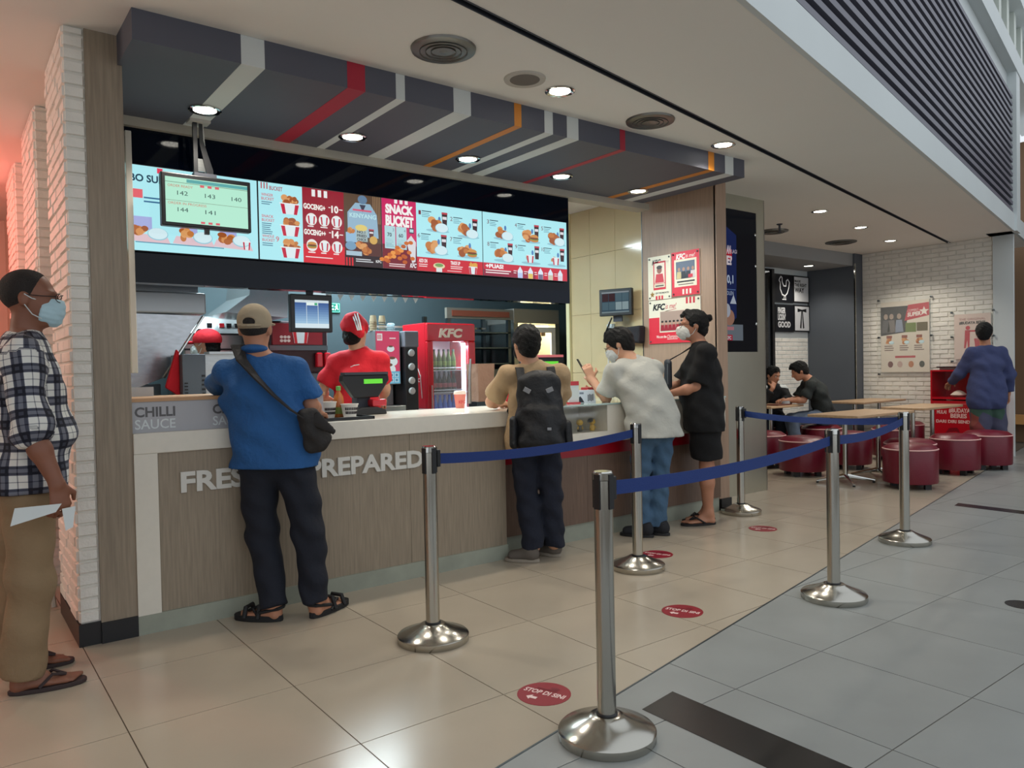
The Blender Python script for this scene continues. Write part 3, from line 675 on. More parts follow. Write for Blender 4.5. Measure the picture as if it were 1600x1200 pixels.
t = thing('wall_socket', 'white wall socket with a black plug under the tiled wall monitor', 'socket', (5.325, 5.36, 1.62), -PI/2)
B(-.05, .05, -.01, .006, -.06, .06).build('plate', soft_white, t, bevel=.003); B(-.02, .03, -.05, -.01, -.02, .02).build('plug', black_plastic, t, bevel=.004)
tag(MB().prism([(0, 0), (.30, -.03), (.31, .14), (.05, .13), (-.02, .08)], -.09, 0, 'y').build('cloth_bag', mat('black_fabric', (30, 28, 34), .8, bump=(20, .4)), None, bevel=.02, loc=(5.32, 5.20, 1.50), rot=(0, 0, -PI/2)), 'black fabric bag hung on the cream tiled wall', 'bag')
# ---------------------------------------------------------------- kitchen behind the counter
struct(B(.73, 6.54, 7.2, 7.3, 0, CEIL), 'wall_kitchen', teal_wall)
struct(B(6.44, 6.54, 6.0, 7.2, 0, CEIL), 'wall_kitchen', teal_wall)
hd = thing('extractor_hood', 'large stainless extractor hood side with slanted lower edge in the kitchen', 'hood', (.85, 5.3, 0))
HO = (.85, 5.3, 0)
MB().prism([(.82, 1.16), (.99, 1.17), (1.17, 1.24), (1.36, 1.56), (1.43, 1.65), (.82, 1.66)], 5.3, 5.34, 'y').build('splash_panel', brushed('hood_panel', (182, 185, 188), .26, (3, 3, 8)), hd, org=HO)
B(.82, 1.44, 5.26, 6.0, 1.66, 1.80).build('canopy', mat('canopy_steel', (168, 171, 172), .35, .8), hd, bevel=.01, org=HO); B(.82, 1.40, 5.30, 6.0, 1.80, 2.86).build('chimney', steel, hd, org=HO)
B(.82, 1.16, 5.34, 6.0, .0, 1.2).build('base_unit', steel_d, hd, org=HO)
MB().tube([(1.17, 5.29, 1.24), (1.43, 5.29, 1.65)], .008, 6).build('edge_bead', chrome, hd, org=HO)
h2 = thing('hood_wing', 'bright angled stainless hood wing above the fryers', 'hood', (2.0, 5.9, 1.7)); HO = (2.0, 5.9, 1.7)
MB().prism([(1.76, 1.73), (1.80, 1.725), (2.24, 1.70), (2.27, 2.2), (1.98, 2.2), (1.94, 1.87)], 5.9, 6.5, 'y').build('canopy', mat('hood_bright', (184, 188, 190), .22, .8), h2, org=HO)
B(1.98, 2.27, 5.95, 6.5, 2.2, 2.86).build('duct', steel, h2, org=HO)
fr = thing('pressure_fryer', 'stainless pressure fryer with control panel and lit buttons', 'fryer', (1.9, 6.6, 0)); FO = (1.9, 6.6, 0)
B(1.62, 2.16, 6.6, 7.15, .05, 1.60).build('body', steel, fr, bevel=.01, org=FO)
MB().prism([(6.58, 1.60), (7.15, 1.60), (7.15, 1.78), (6.66, 1.75)], 1.62, 2.16, 'x').build('control_panel', mat('panel_pale', (176, 180, 182), .35, .6), fr, org=FO)
B(1.60, 2.18, 6.56, 6.60, 1.592, 1.602).build('seam', black_plastic, fr, org=FO); B(1.62, 2.16, 6.585, 6.60, 1.46, 1.475).build('seam', black_plastic, fr, org=FO)
for x, c_ in ((1.83, black_plastic), (1.93, red_gloss), (1.99, black_plastic), (2.06, black_plastic)):
    B(x-.02, x+.02, 6.60, 6.625, 1.655, 1.69).build('button', c_, fr, org=FO)
gb = thing('holding_cabinet', 'dark grey holding cabinet with side vents behind the sauce box', 'cabinet', (1.27, 5.0, 0)); GO = (1.27, 5.0, 0)
B(1.205, 1.345, 4.96, 5.25, 0, 1.385).build('body', mat('cab_grey', (92, 100, 108), .45, .3), gb, bevel=.005, org=GO); B(1.345, 1.60, 4.99, 5.25, 0, 1.385).build('steel_side', steel, gb, org=GO)
for k in range(5): B(1.215, 1.235, 4.955, 4.962, 1.12+k*.02, 1.128+k*.02).build('vent', black_plastic, gb, org=GO); B(1.32, 1.338, 4.955, 4.962, 1.13+k*.028, 1.142+k*.028).build('vent', black_plastic, gb, org=GO)
tag(B(1.36, 1.60, 4.93, 5.05, 1.385, 1.40).build('steel_tray', steel), 'flat steel tray lying on the holding cabinet', 'tray')
tag(MB().prism([(1.12, 1.18), (1.205, 1.12), (1.205, 1.40), (1.19, 1.42)], 5.02, 5.06, 'y').build('red_cloth', red_cloth, bevel=.01), 'red cloth hanging beside the slanted steel panel', 'cloth')
tag(B(.80, .92, 4.40, 4.41, 1.145, 1.195).build('price_card', mat('card_pale', (170, 180, 190), .5)), 'small printed card standing left behind the sauce box', 'card')
# product display with bucket picture
pb = thing('product_display', 'red product warmer with a chicken bucket picture', 'display', (2.35, 6.0, 0)); PO = (2.35, 6.0, 0)
B(2.12, 2.62, 6.0, 6.5, 1.25, 1.68).build('body', mat('warmer_dark', (50, 22, 30), .4), pb, bevel=.02, org=PO); B(2.11, 2.6, 5.96, 6.02, 1.44, 1.48).build('rail', steel_d, pb, org=PO)
B(2.14, 2.56, 5.97, 6.0, 1.485, 1.66).build('picture_board', mat('warmer_red', (140, 20, 34), .4), pb, org=PO)
a = Art(); a.bucket(.22, .01, .14, .11, 2, red=(206, 40, 50)); a.chicken(.2, .14, .035, 1)
for k in range(6): a.ell(.06+k % 3*.03, .03+k//3*.03, .014, .012, (226, 206, 200), 1)
a.build('picture', PRINT, pb, (-.2, -.034, 1.488))
for k in range(2): B(2.50+k*.07, 2.55+k*.07, 5.94, 6.0, 1.30, 1.42).build('scoop_box', red_gloss, pb, bevel=.01, org=PO)
B(2.2, 2.6, 6.05, 6.5, 0, 1.25).build('stand', steel_d, pb, org=PO)
tag(B(2.74, 2.88, 6.6, 6.75, 0, 2.4).build('steel_post', mat('post_steel', (178, 182, 184), .3, .6), bevel=.01), 'pale steel post beside the red product warmer', 'post')
# kitchen order monitor hung from the fascia
km = thing('kitchen_monitor', 'black kitchen monitor with blue columns hung below the menu fascia', 'monitor', (1.99, 4.82, 1.65))
B(-.145, .145, -.02, .03, -.125, .125).build('housing', black_plastic, km, bevel=.006)
a = Art(); a.rect(0, 0, .235, .185, (120, 176, 226))
for k in range(9): a.rect(0, .03+k*.0155, .235, .016, (int(50+(8-k)*13), int(88+(8-k)*13), int(150+(8-k)*9)), .5)
a.rect(0, 0, .235, .03, (214, 232, 240), 1); a.rect(0, .168, .235, .017, (206, 220, 226), 1.2)
for x in (.078, .158): a.rect(x, 0, .003, .185, (220, 235, 240), 2)
a.rect(.08, .15, .078, .02, (230, 244, 240), 1.6); a.rect(.135, .152, .02, .016, (60, 170, 120), 2)
a.build('display', SCREEN, km, (-.1175, -.0208, -.098))
B(-.02, .02, 0, .03, .12, .15).build('mount', dark_grey, km)
# pennants
pn = thing('pennant_string', 'string of small white pennants under the menu fascia', 'bunting', (2.08, 4.85, 1.795))
MB().tube([(0, 0, -.0015), (.8, 0, -.0015)], .002, 5).build('string', black_plastic, pn)
for k in range(9): MB().prism([(.03+k*.085, -.006), (.05+k*.085, -.045), (.075+k*.085, -.006)], -.001, .001, 'y').build('pennant', soft_white, pn)
ex = thing('exit_sign', 'green emergency exit sign with running figure on the kitchen wall', 'sign', (3.12, 7.19, 1.86))
B(0, .16, -.006, .01, 0, .10).build('plate', mat('exit_green', (22, 110, 90), .4), ex)
a = Art(); a.rect(.006, .006, .148, .088, (160, 220, 205), 0); a.rect(.01, .01, .14, .08, (20, 110, 90), 1); a.rect(.016, .058, .07, .016, (190, 230, 220), 2); a.rect(.016, .026, .075, .016, (190, 230, 220), 2)
a.ell(.122, .078, .008, .008, (220, 240, 235), 2); a.poly([(.11, .045), (.13, .05), (.132, .07), (.115, .068)], (220, 240, 235), 2); a.poly([(.13, .05), (.142, .03), (.136, .026), (.118, .046)], (220, 240, 235), 2); a.poly([(.11, .047), (.1, .024), (.107, .022), (.12, .046)], (220, 240, 235), 2); a.poly([(.112, .066), (.098, .06), (.1, .054), (.115, .06)], (220, 240, 235), 2)
a.build('pictogram', PRINT, ex, (0, -.0066, 0))
tag(B(3.3, 4.9, 6.9, 6.92, 1.70, 1.72).build('wall_rail', chrome), 'thin bright rail along the kitchen back wall', 'rail')
# back counter
bc = thing('back_counter', 'dark back counter carrying the coffee machine and drink dispenser', 'counter', (3.0, 5.7, 0)); BO = (3.0, 5.7, 0)
B(2.64, 3.48, 5.68, 6.2, 0, .88).build('body', steel_d, bc, org=BO); B(2.64, 3.50, 5.66, 6.2, .88, .91).build('top', steel, bc, org=BO)
cm = thing('coffee_machine', 'coffee machine with pink front picture of white cups and blue keypad', 'coffee machine', (3.08, 5.8, .91)); CO = (3.08, 5.8, .91)
B(2.955, 3.20, 5.80, 6.15, 1.14, 1.605).build('head', mat('cm_grey', (150, 156, 160), .35, .5), cm, bevel=.006, org=CO); B(2.955, 3.20, 5.95, 6.15, .91, 1.14).build('column', mat('cm_pale', (176, 180, 182), .35, .4), cm, org=CO); B(2.93, 3.20, 5.72, 6.15, .91, .96).build('drip_tray', steel, cm, bevel=.006, org=CO); B(3.04, 3.10, 5.82, 5.9, 1.08, 1.14).build('spout', black_plastic, cm, org=CO)
a = Art(); a.rect(0, 0, .225, .45, (216, 70, 106)); a.rect(.012, .37, .05, .06, (240, 236, 236), 1)
for k in range(3): a.rect(.018+k*.013, .38, .007, .04, (206, 60, 80), 2)
for x, y, r in ((.06, .24, .045), (.14, .30, .036), (.15, .19, .055), (.11, .12, .075)):
    a.ell(x, y, r, r*.75, (226, 240, 240), 1.5); a.ell(x, y+r*.55, r*.6, r*.22, (110, 76, 60), 2)
a.rect(.13, .385, .06, .01, (240, 220, 220), 2); a.rect(0, 0, .225, .105, (110, 186, 216), 2)
for i in range(4):
    for j in range(2): a.rect(.03+i*.048, .012+j*.044, .036, .034, (196, 226, 236), 3); a.rect(.037+i*.048, .018+j*.044, .022, .022, (80, 140, 170), 3.4)
a.build('front_print', attr_mat('backlit_print', emit=.75), cm, (2.965-3.08, -.0008, .238))
for x, h_, c_ in ((2.90, .12, (168, 150, 120)), (2.99, .10, (172, 154, 124)),):
    t = thing('cup_stack', 'stack of brown paper cups on the coffee machine' if x > 2.95 else 'taller stack of brown paper cups left of the coffee machine', 'cup stack', (x+.0, 5.9, 1.605))
    if x < 2.95: t.location = (2.975, 5.86, 1.605); h_ = .13
    else: t.location = (3.06, 5.86, 1.605)
    for k in range(5): MB().lathe([(.032, 0), (.026, h_-.09)], 18).build('cup', mat('paper_cup', c_, .7), t, loc=(0, 0, k*.02)) if k < 4 else MB().lathe([(.032, 0), (.024, .055), (.001, .055)], 18).build('cup', mat('paper_cup', c_, .7), t, loc=(0, 0, .075))
t = thing('lid_stack', 'stack of clear plastic cup lids on the coffee machine', 'lids', (3.15, 5.87, 1.605))
for k in range(4): MB().lathe([(.036, 0), (.036, .008), (.026, .02), (.001, .022)], 18).build('lid', mat('clear_plastic', (200, 220, 226), .1, alpha=.5), t, loc=(0, 0, k*.016))
dp = thing('drink_dispenser', 'dark drink dispenser column with round white taps', 'dispenser', (3.26, 5.75, .91)); DO = (3.26, 5.75, .91)
B(3.215, 3.345, 5.75, 6.1, .91, 1.53).build('body', black_plastic, dp, bevel=.008, org=DO); B(3.212, 3.35, 5.74, 6.1, 1.46, 1.60).build('cap', mat('disp_grey', (110, 116, 124), .4), dp, bevel=.008, org=DO)
for k, z in enumerate((1.41, 1.29, 1.17, 1.08)):
    MB().lathe([(.03, 0), (.032, .01), (.026, .022), (.001, .026)], 18).build('tap', mat('tap_grey', (190, 192, 190), .35), dp, True, loc=(3.275-3.26, 5.75-5.75, z-.91), rot=(PI/2, 0, 0))
# fridge
fg = thing('drinks_fridge', 'red glass door drinks fridge with KFC on its header and a lit interior', 'fridge', (3.53, 5.9, 0)); GO = (3.53, 5.9, 0)
X0, X1, Y0, Y1 = 3.53, 4.06, 5.9, 6.35
m = MB(); m.box(X0, X0+.02, Y0+.04, Y1, 0, 1.69); m.box(X1-.02, X1, Y0+.04, Y1, 0, 1.69); m.box(X0+.02, X1-.02, Y1-.02, Y1, .3, 1.55); m.box(X0+.02, X1-.02, Y0+.04, Y1, 1.55, 1.69); m.box(X0+.02, X1-.02, Y0+.04, Y1, 0, .3)
m.build('cabinet', red_gloss, fg, bevel=.006, org=GO)
m = MB(); m.box(X0, X0+.065, Y0, Y0+.04, .3, 1.52); m.box(X1-.075, X1, Y0, Y0+.04, .3, 1.52); m.box(X0, X1, Y0, Y0+.04, 1.52, 1.685); m.box(X0, X1, Y0, Y0+.04, .1, .3)
m.build('door_frame', red_gloss, fg, bevel=.01, org=GO)
B(X0+.065, X1-.075, Y0+.015, Y0+.02, .3, 1.52).build('door_glass', mat('fridge_glass', (235, 245, 250), .02, alpha=.10), fg, org=GO)
B(X0+.02, X1-.02, Y1-.03, Y1-.02, .3, 1.55).build('back_liner', mat('liner', (196, 198, 202), .5), fg, org=GO)
B(X1-.115, X1-.08, Y0+.05, Y0+.075, .5, 1.51).build('light_strip', mat('fridge_led', (215, 230, 255), .5, emit=3.2), fg, org=GO)
for z in (.62, .83, 1.05, 1.255): B(X0+.025, X1-.025, Y0+.06, Y1-.04, z-.008, z).build('shelf', mat('shelf_white', (206, 214, 226), .4), fg, org=GO); MB().tube([(X0+.07, Y0+.055, z+.02), (X1-.12, Y0+.055, z+.02)], .005, 6).build('shelf_rail', mat('shelf_white', (206, 214, 226), .4), fg, org=GO)
for k, mm in enumerate(solid_text('KFC', .078, .004, w=.245, bold=.05)):
    mm.v = [(3.655+x+z*.22, Y0-.0005+y, 1.56+z) for x, y, z in mm.v]; mm.build('letter', mat('logo_cream', (232, 214, 196), .4), fg, org=GO)
a = Art(); a.text('KFC', 0, 0, .035, (226, 190, 190), 0, w=.1, bold=.03); a.build('side_lettering', PRINT, fg, (-.0015, .24, 1.15), -PI/2)
MB().tube([(X0+.03, Y0-.02, .85), (X0+.03, Y0-.02, 1.12)], .008, 8).build('handle', steel, fg, org=GO)
MB().tube([(X0-.004, Y0+.30, 1.38), (X0-.006, Y0+.20, 1.33), (X0-.006, Y0+.12, 1.2), (X0-.006, Y0+.1, 1.0)], .003, 6).build('cable', mat('cable_white', (210, 210, 205), .5), fg, org=GO)
lamp('fridge_lamp', 'AREA', (3.93, 5.98, 1.5), 3.2, (.8, .88, 1), .15, rot=(0, .5, 0))
def bottle_mesh(cols, s=1.):
    body = MB().lathe([(.022*s, 0), (.024*s, .01*s), (.024*s, .10*s), (.021*s, .12*s), (.011*s, .16*s), (.010*s, .175*s)], 14).mesh('bottle_body', cols[0], True)
    cap = MB().lathe([(.012*s, .175*s), (.012*s, .195*s), (.001, .195*s)], 12).mesh('bottle_cap', cols[1], True)
    lab = MB().lathe([(.0247*s, .045*s), (.0247*s, .085*s), (.001, .085*s)], 14).mesh('bottle_label', cols[2])
    return body, cap, lab
kinds = {'green tea bottle': bottle_mesh((mat('tea_green', (96, 120, 70), .12), mat('cap_dark', (40, 70, 60), .4), mat('lab_g', (120, 150, 60), .5)), 1.),
         'dark cola bottle': bottle_mesh((mat('cola', (40, 30, 30), .12), mat('cap_grey', (70, 80, 92), .4), mat('lab_r', (150, 60, 70), .5)), 1.),
         'blue water bottle': bottle_mesh((mat('water_blue', (50, 110, 220), .1), mat('cap_blue', (40, 80, 200), .4), mat('lab_b', (40, 90, 220), .5)), 1.)}
for z, kk, rown in ((1.255, 'green tea bottle', 'top'), (1.05, 'dark cola bottle', 'middle'), (.83, 'blue water bottle', 'lower')):
    for i in range(6):
        t = thing('drink_bottle', '%s on the %s fridge shelf' % (kk, rown), 'bottle', (3.605+i*.052, 5.99, z), 0, '%ss on the %s fridge shelf' % (kk, rown))
        for nm, me in zip(('body', 'cap', 'label'), kinds[kk]): link(nm, me, t)
# shelving rack and warming cabinet at the back
rk = thing('shelving_rack', 'tall grey steel rack with a long brown sign on top', 'rack', (4.2, 6.6, 0)); RO = (4.2, 6.6, 0)
for x in (4.22, 5.0):
    for y in (6.62, 7.1): B(x-.02, x+.02, y-.02, y+.02, 0, 1.84).build('post', steel_d, rk, org=RO)
for z in (.4, .8, 1.12, 1.32, 1.49, 1.655): B(4.2, 5.02, 6.6, 7.12, z-.012, z).build('shelf', steel_d, rk, org=RO)
B(4.18, 5.04, 6.58, 6.62, 1.79, 1.90).build('header', mat('rack_header', (104, 102, 94), .5), rk, org=RO); B(4.24, 4.98, 6.572, 6.58, 1.815, 1.875).build('sign', mat('sign_brown', (120, 60, 44), .4), rk, org=RO)
for x, lab in ((4.45, 'dark steel pan on the rack shelf, the one behind the fridge edge'), (4.82, 'dark steel pan on the rack shelf, the one beside the warming cabinet')):
    tag(B(x-.13, x+.13, 6.66, 6.95, 1.12, 1.26).build('steel_pan', steel_d, bevel=.01), lab, 'pan', 'pans on the kitchen rack')
ov = thing('warming_cabinet', 'steel warming cabinet with a lit yellow window', 'cabinet', (5.06, 6.6, 0)); VO = (5.06, 6.6, 0)
B(5.06, 5.72, 6.6, 7.15, 0, 1.36).build('base', steel, ov, org=VO); B(5.06, 5.72, 6.6, 7.15, 1.76, 1.92).build('top', mat('warm_steel', (174, 172, 166), .3, .8), ov, bevel=.005, org=VO)
B(5.06, 5.12, 6.6, 7.15, 1.36, 1.76).build('side', steel, ov, org=VO); B(5.66, 5.72, 6.6, 7.15, 1.36, 1.76).build('side', steel, ov, org=VO); B(5.12, 5.66, 7.0, 7.15, 1.36, 1.76).build('back', mat('warm_lining', (206, 203, 194), .5), ov, org=VO)
B(5.12, 5.66, 6.72, 6.74, 1.72, 1.75).build('lamp_strip', mat('warm_lamp', (255, 236, 170), .5, emit=5.), ov, org=VO)
m = MB(); m.box(5.12, 5.16, 6.6, 6.62, 1.36, 1.66); m.box(5.60, 5.66, 6.6, 6.62, 1.36, 1.66); m.box(5.12, 5.66, 6.6, 6.62, 1.66, 1.72); m.build('door_frame', mat('warm_frame', (212, 209, 202), .4), ov, org=VO)
B(5.44, 5.5, 6.59, 6.62, 1.62, 1.66).build('latch', mat('latch_tan', (190, 150, 110), .4), ov, org=VO)
lamp('cabinet_lamp', 'AREA', (5.39, 6.8, 1.70), 9, (1, .85, .5), .3)
# paper bag, scoop, red packet behind the counter
t = thing('paper_bag', 'open brown paper bag standing behind the counter', 'bag', (3.42, 4.95, 0))
MB().lathe([(.10, 0), (.115, .30), (.112, .30), (.098, .01)], 4, mi=0).build('sides', mat('kraft_paper', (150, 116, 96), .8, bump=(14, .5)), t, rot=(0, 0, PI/4), loc=(.03, 0, 1.0)); B(-.05, .11, -.06, .06, .0, 1.0).build('pedestal', steel_d, t)
tag(MB().tube([(3.30, 4.90, .99), (3.315, 4.905, 1.2), (3.33, 4.91, 1.34)], [.02, .012, .008], 8).build('scoop', steel, smooth=True), 'long steel scoop leaning by the paper bag', 'scoop')
tag(B(3.34, 3.41, 4.52, 4.58, .98, 1.07).build('snack_box', red_gloss, bevel=.004), 'small red box on the counter beside the fridge view', 'box')
# point of sale terminals
def pos(name, x, y, z, rz, label, strip, sc=1.):
    t = thing('till_terminal', label, 'till', (x, y, z), rz); t.scale = (sc,)*3
    MB().prism([(-.13, 0), (.13, 0), (.12, .03), (.06, .05), (-.06, .05), (-.12, .03)], -.06, .12, 'y').build('foot', black_plastic, t, bevel=.008)
    B(-.05, .05, .02, .08, .04, .17).build('neck', dark_grey, t)
    MB().prism([(-.09, .11), (.09, .11), (.175, .22), (.17, .26), (-.17, .26), (-.175, .22)], -.02, .03, 'y').build('display_back', black_plastic, t, bevel=.008)
    B(-.16, .16, -.03, .03, .258, .275).build('label_strip', strip, t)
    B(-.02, .12, -.024, -.02, .20, .23).build('customer_display', mat('lcd_green', (90, 190, 50), .3, emit=.7), t)
    return t
pos('a', 2.19, 4.45, .977, .1, 'black till terminal with green display in front of the red capped cashier', dark_grey)
pos('b', 3.72, 4.50, 1.05, -.1, 'black till terminal with pink label strip beside the backpack wearer', mat('label_pink', (226, 120, 126), .5), 1.12)
pos('c', 4.90, 4.60, 1.05, 0, 'black till terminal with red label strip beside the wood pillar', mat('label_red', (206, 50, 60), .5))
tag(B(3.57, 3.87, 4.42, 4.64, .99, 1.05).build('cash_drawer', dark_grey, bevel=.004), 'dark cash drawer under the pink labelled till', 'drawer')
tag(B(4.77, 5.03, 4.52, 4.70, .99, 1.05).build('cash_drawer', dark_grey, bevel=.004), 'dark cash drawer under the till beside the wood pillar', 'drawer')
tag(B(2.22, 2.32, 4.40, 4.50, 1.03, 1.075).build('card_reader', red_gloss, rot=None, bevel=.008), 'red card reader on the first till foot', 'card reader')
# tray with cups and tea bottle
tr = thing('serving_tray', 'black serving tray with napkins at the blue shirted customer', 'tray', (1.86, 4.13, .977))
B(-.17, .17, -.11, .13, 0, .008).build('base', black_plastic, tr)
m = MB(); m.box(-.17, .17, -.115, -.105, 0, .018); m.box(-.17, .17, .125, .135, 0, .018); m.box(-.175, -.165, -.115, .135, 0, .018); m.box(.165, .175, -.115, .135, 0, .018); m.build('rim', black_plastic, tr)
tag(B(1.86, 1.99, 4.04, 4.14, .985, .989, rz=.3).build('napkin', soft_white), 'white paper napkin lying on the serving tray', 'napkin')
def cup(x, y, z, label, w=.05, h=.075):
    t = thing('paper_cup', label, 'cup', (x, y, z))
    MB().lathe([(w*.72, 0), (w, h), (w*1.06, h), (w*1.06, h+.006), (w*.98, h+.006), (w*.7, .004)], 24).build('cup', mat('cup_white', (226, 220, 210), .5), t, True)
    for k in range(9):
        aa = -2.5+k*.22; r = w*.93
        for zz in (.022, .045): MB().box(-.0035, .0035, -.001, .001, 0, .016).build('print_mark', mat('print_black', (50, 40, 40), .6), t, loc=((w*.72+(w*.28)*(zz+.008)/h)*math.cos(aa)*1.01, (w*.72+(w*.28)*(zz+.008)/h)*math.sin(aa)*1.01, zz), rot=(0, 0, aa+PI/2))
    return t
cup(1.93, 4.13, .986, 'white printed paper cup at the front of the serving tray'); cup(1.83, 4.20, .986, 'white printed paper cup behind, next to the tea bottle', .045, .09)
t = thing('tea_bottle', 'amber tea bottle with green cap on the serving tray', 'bottle', (1.905, 4.225, .986))
MB().lathe([(.028, 0), (.031, .01), (.031, .10), (.026, .125), (.012, .15), (.012, .16)], 18).build('body', mat('tea_amber', (206, 120, 60), .1, trans=.3), t, True)
MB().lathe([(.014, .16), (.014, .185), (.001, .186)], 14).build('cap', mat('cap_green', (110, 190, 90), .4), t, True)
MB().lathe([(.0316, .02), (.0316, .06), (.001, .06)], 18).build('label', mat('lab_green', (120, 140, 60), .5), t)
t = thing('drink_cup', 'clear pink drink cup lettered KFC on the counter', 'cup', (3.02, 4.60, .977))
MB().lathe([(.032, 0), (.045, .10), (.001, .10)], 22).build('cup', mat('pink_drink', (226, 130, 116), .2), t, True); MB().lathe([(.047, .10), (.047, .108), (.04, .125), (.001, .128)], 22).build('lid', mat('lid_pale', (236, 220, 206), .3), t, True)
a = Art(); a.text('KFC', 0, 0, .022, (200, 60, 70), 0, w=.05, bold=.03); a.build('lettering', PRINT, t, (-.04, -.043, .035), -.35)
# payment stands
t = thing('payment_stand', 'white and red payment card stand on the glass worktop', 'stand', (3.70, 4.12, .99), -.3)
B(-.045, .045, -.02, .03, 0, .012).build('foot', red_gloss, t); B(-.042, .042, 0, .006, .012, .15).build('card', soft_white, t); B(-.042, .042, -.002, 0, .135, .165).build('red_top', red_gloss, t)
t = thing('tent_card', 'white tent card with a black hill shape on the glass worktop', 'card', (3.87, 4.20, .99), -.25)
MB().prism([(-.09, 0), (.09, 0), (.075, .095), (-.07, .095)], -.03, 0, 'y').build('card', mat('tent_white', (214, 222, 232), .5), t)
a = Art(); a.poly([(-.085, .002), (-.01, .002), (-.03, .035), (-.045, .05), (-.06, .035)], (30, 40, 50), 0); a.rect(-.05, .065, .035, .014, (120, 130, 145), 0)
for k in range(4): a.rect(.02+k*.013, .01+.004*(k % 2), .008, .05, (60, 64, 72), 0); 
a.build('print', PRINT, t, (0, -.0308, 0))
tag(B(3.99, 4.06, 4.28, 4.36, .99, 1.10).build('leaflet_holder', mat('holder_red', (200, 70, 70), .4), bevel=.004), 'small red leaflet holder beside the tent card', 'holder')
# ---------------------------------------------------------------- queue barriers
POSTS = [(1.799, 3.008, 'behind the blue shirted customer'), (3.427, 3.248, 'in front of the jeans wearer'), (1.770, 1.832, 'standing on the floor seam at the head of the queue'),
         (5.36, 3.886, 'beside the steel pillar foot'), (3.760, 2.149, 'midway along the floor seam with belts on both sides'), (5.306, 2.506, 'at the far end of the seam next to the red stools')]
belts = {0: [1], 2: [4], 4: [5], 3: [5]}
PH = .905
base_me = MB().lathe([(.001, 0), (.163, 0), (.166, .004), (.166, .030), (.160, .036), (.10, .058), (.062, .075), (.055, .080), (.034, .082), (.001, .082)], 48).mesh('base', pole_steel, True)
pole_me = MB().lathe([(.032, .08), (.032, PH-.03), (.001, PH-.03)], 32).mesh('pole', pole_steel, True)
cap_me = MB().lathe([(.031, PH-.03), (.0335, PH-.028), (.0335, PH-.004), (.030, PH), (.001, PH)], 32).mesh('top_cap', chrome, True)
clip_me = B(-.012, .012, .026, .036, PH-.125, PH-.008).mesh('belt_slot', black_plastic)
ring_me = MB().lathe([(.036, .080), (.037, .086), (.033, .090), (.031, .09)], 28).mesh('collar', black_plastic, True)
for i, (x, y, lab) in enumerate(POSTS):
    t = thing('queue_post', 'polished steel queue post '+lab, 'queue post', (x, y, 0), 0, 'steel queue posts with blue belts')
    link('base', base_me, t); link('pole', pole_me, t); link('top_cap', cap_me, t); link('collar', ring_me, t)
    a0 = 0.
    if i in belts: q = POSTS[belts[i][0]]; a0 = math.atan2(q[1]-y, q[0]-x)-PI/2
    for k in range(4): link('belt_slot', clip_me, t, rot=(0, 0, a0+k*PI/2))
    for j in belts.get(i, []):
        q = POSTS[j]; d = Vector((q[0]-x, q[1]-y, 0)); L = d.length; d.normalize(); n_ = Vector((-d.y, d.x, 0)); m = MB(); N_ = 14
        v = []; f = []
        for s in range(N_+1):
            u = s/N_; p = d*(.034+u*(L-.068)); z = PH-.062-.03*4*u*(1-u); tw = .5*math.sin(u*PI)*(1 if i == 3 else .12)
            for sgn in (-1, 1):
                for th in (-1, 1):
                    v.append(p+Vector((0, 0, z+sgn*.0245*math.cos(tw)))+n_*(sgn*.0245*math.sin(tw)+th*.0012))
        for s in range(N_):
            b0 = s*4; b1 = b0+4
            for aa, bb in ((0, 1), (1, 3), (3, 2), (2, 0)): f.append((b0+aa, b0+bb, b1+bb, b1+aa))
        m.add(v, f).build('belt', belt_blue, t); 
        B(-.02, .02, .032, .052, PH-.10, PH-.02).build('belt_head', black_plastic, t, rot=(0, 0, a0), bevel=.004)
# floor stickers
for x, y, s, lab in ((1.823, 2.231, 1., 'red round STOP DI SINI floor sticker beside the foremost queue post'), (2.99, 2.531, 1., 'red round STOP DI SINI floor sticker near the floor seam mid queue'), (3.78, 3.407, 1., 'red round STOP DI SINI floor sticker behind the grey shirted customer'), (4.967, 3.408, 1., 'red round STOP DI SINI floor sticker before the steel pillar')):
    t = thing('floor_sticker', lab, 'floor sticker', (x, y, 0), -1.2, 'STOP DI SINI floor stickers')
    MB().lathe([(.001, .0), (.104, .0), (.104, .0014), (.001, .0014)], 36).build('disc', mat('sticker_red', (142, 16, 34), .4), t)
    a = Art(); a.text('STOP DI SINI', 0, -.01, .032, (236, 206, 200), 0, w=.175, bold=.03, al='C'); a.poly([(-.05, -.05), (-.03, -.028), (-.03, -.04), (-.005, -.04), (-.005, -.058), (-.03, -.058), (-.03, -.07)], (236, 206, 200), 0)
    a.ell(.02, .055, .02, .012, (120, 14, 30), 0); a.rect(-.05, .03, .09, .012, (120, 14, 30), 0)
    a.build('lettering', PRINT, t, (0, 0, .0022), rot=(-PI/2, 0, 0))

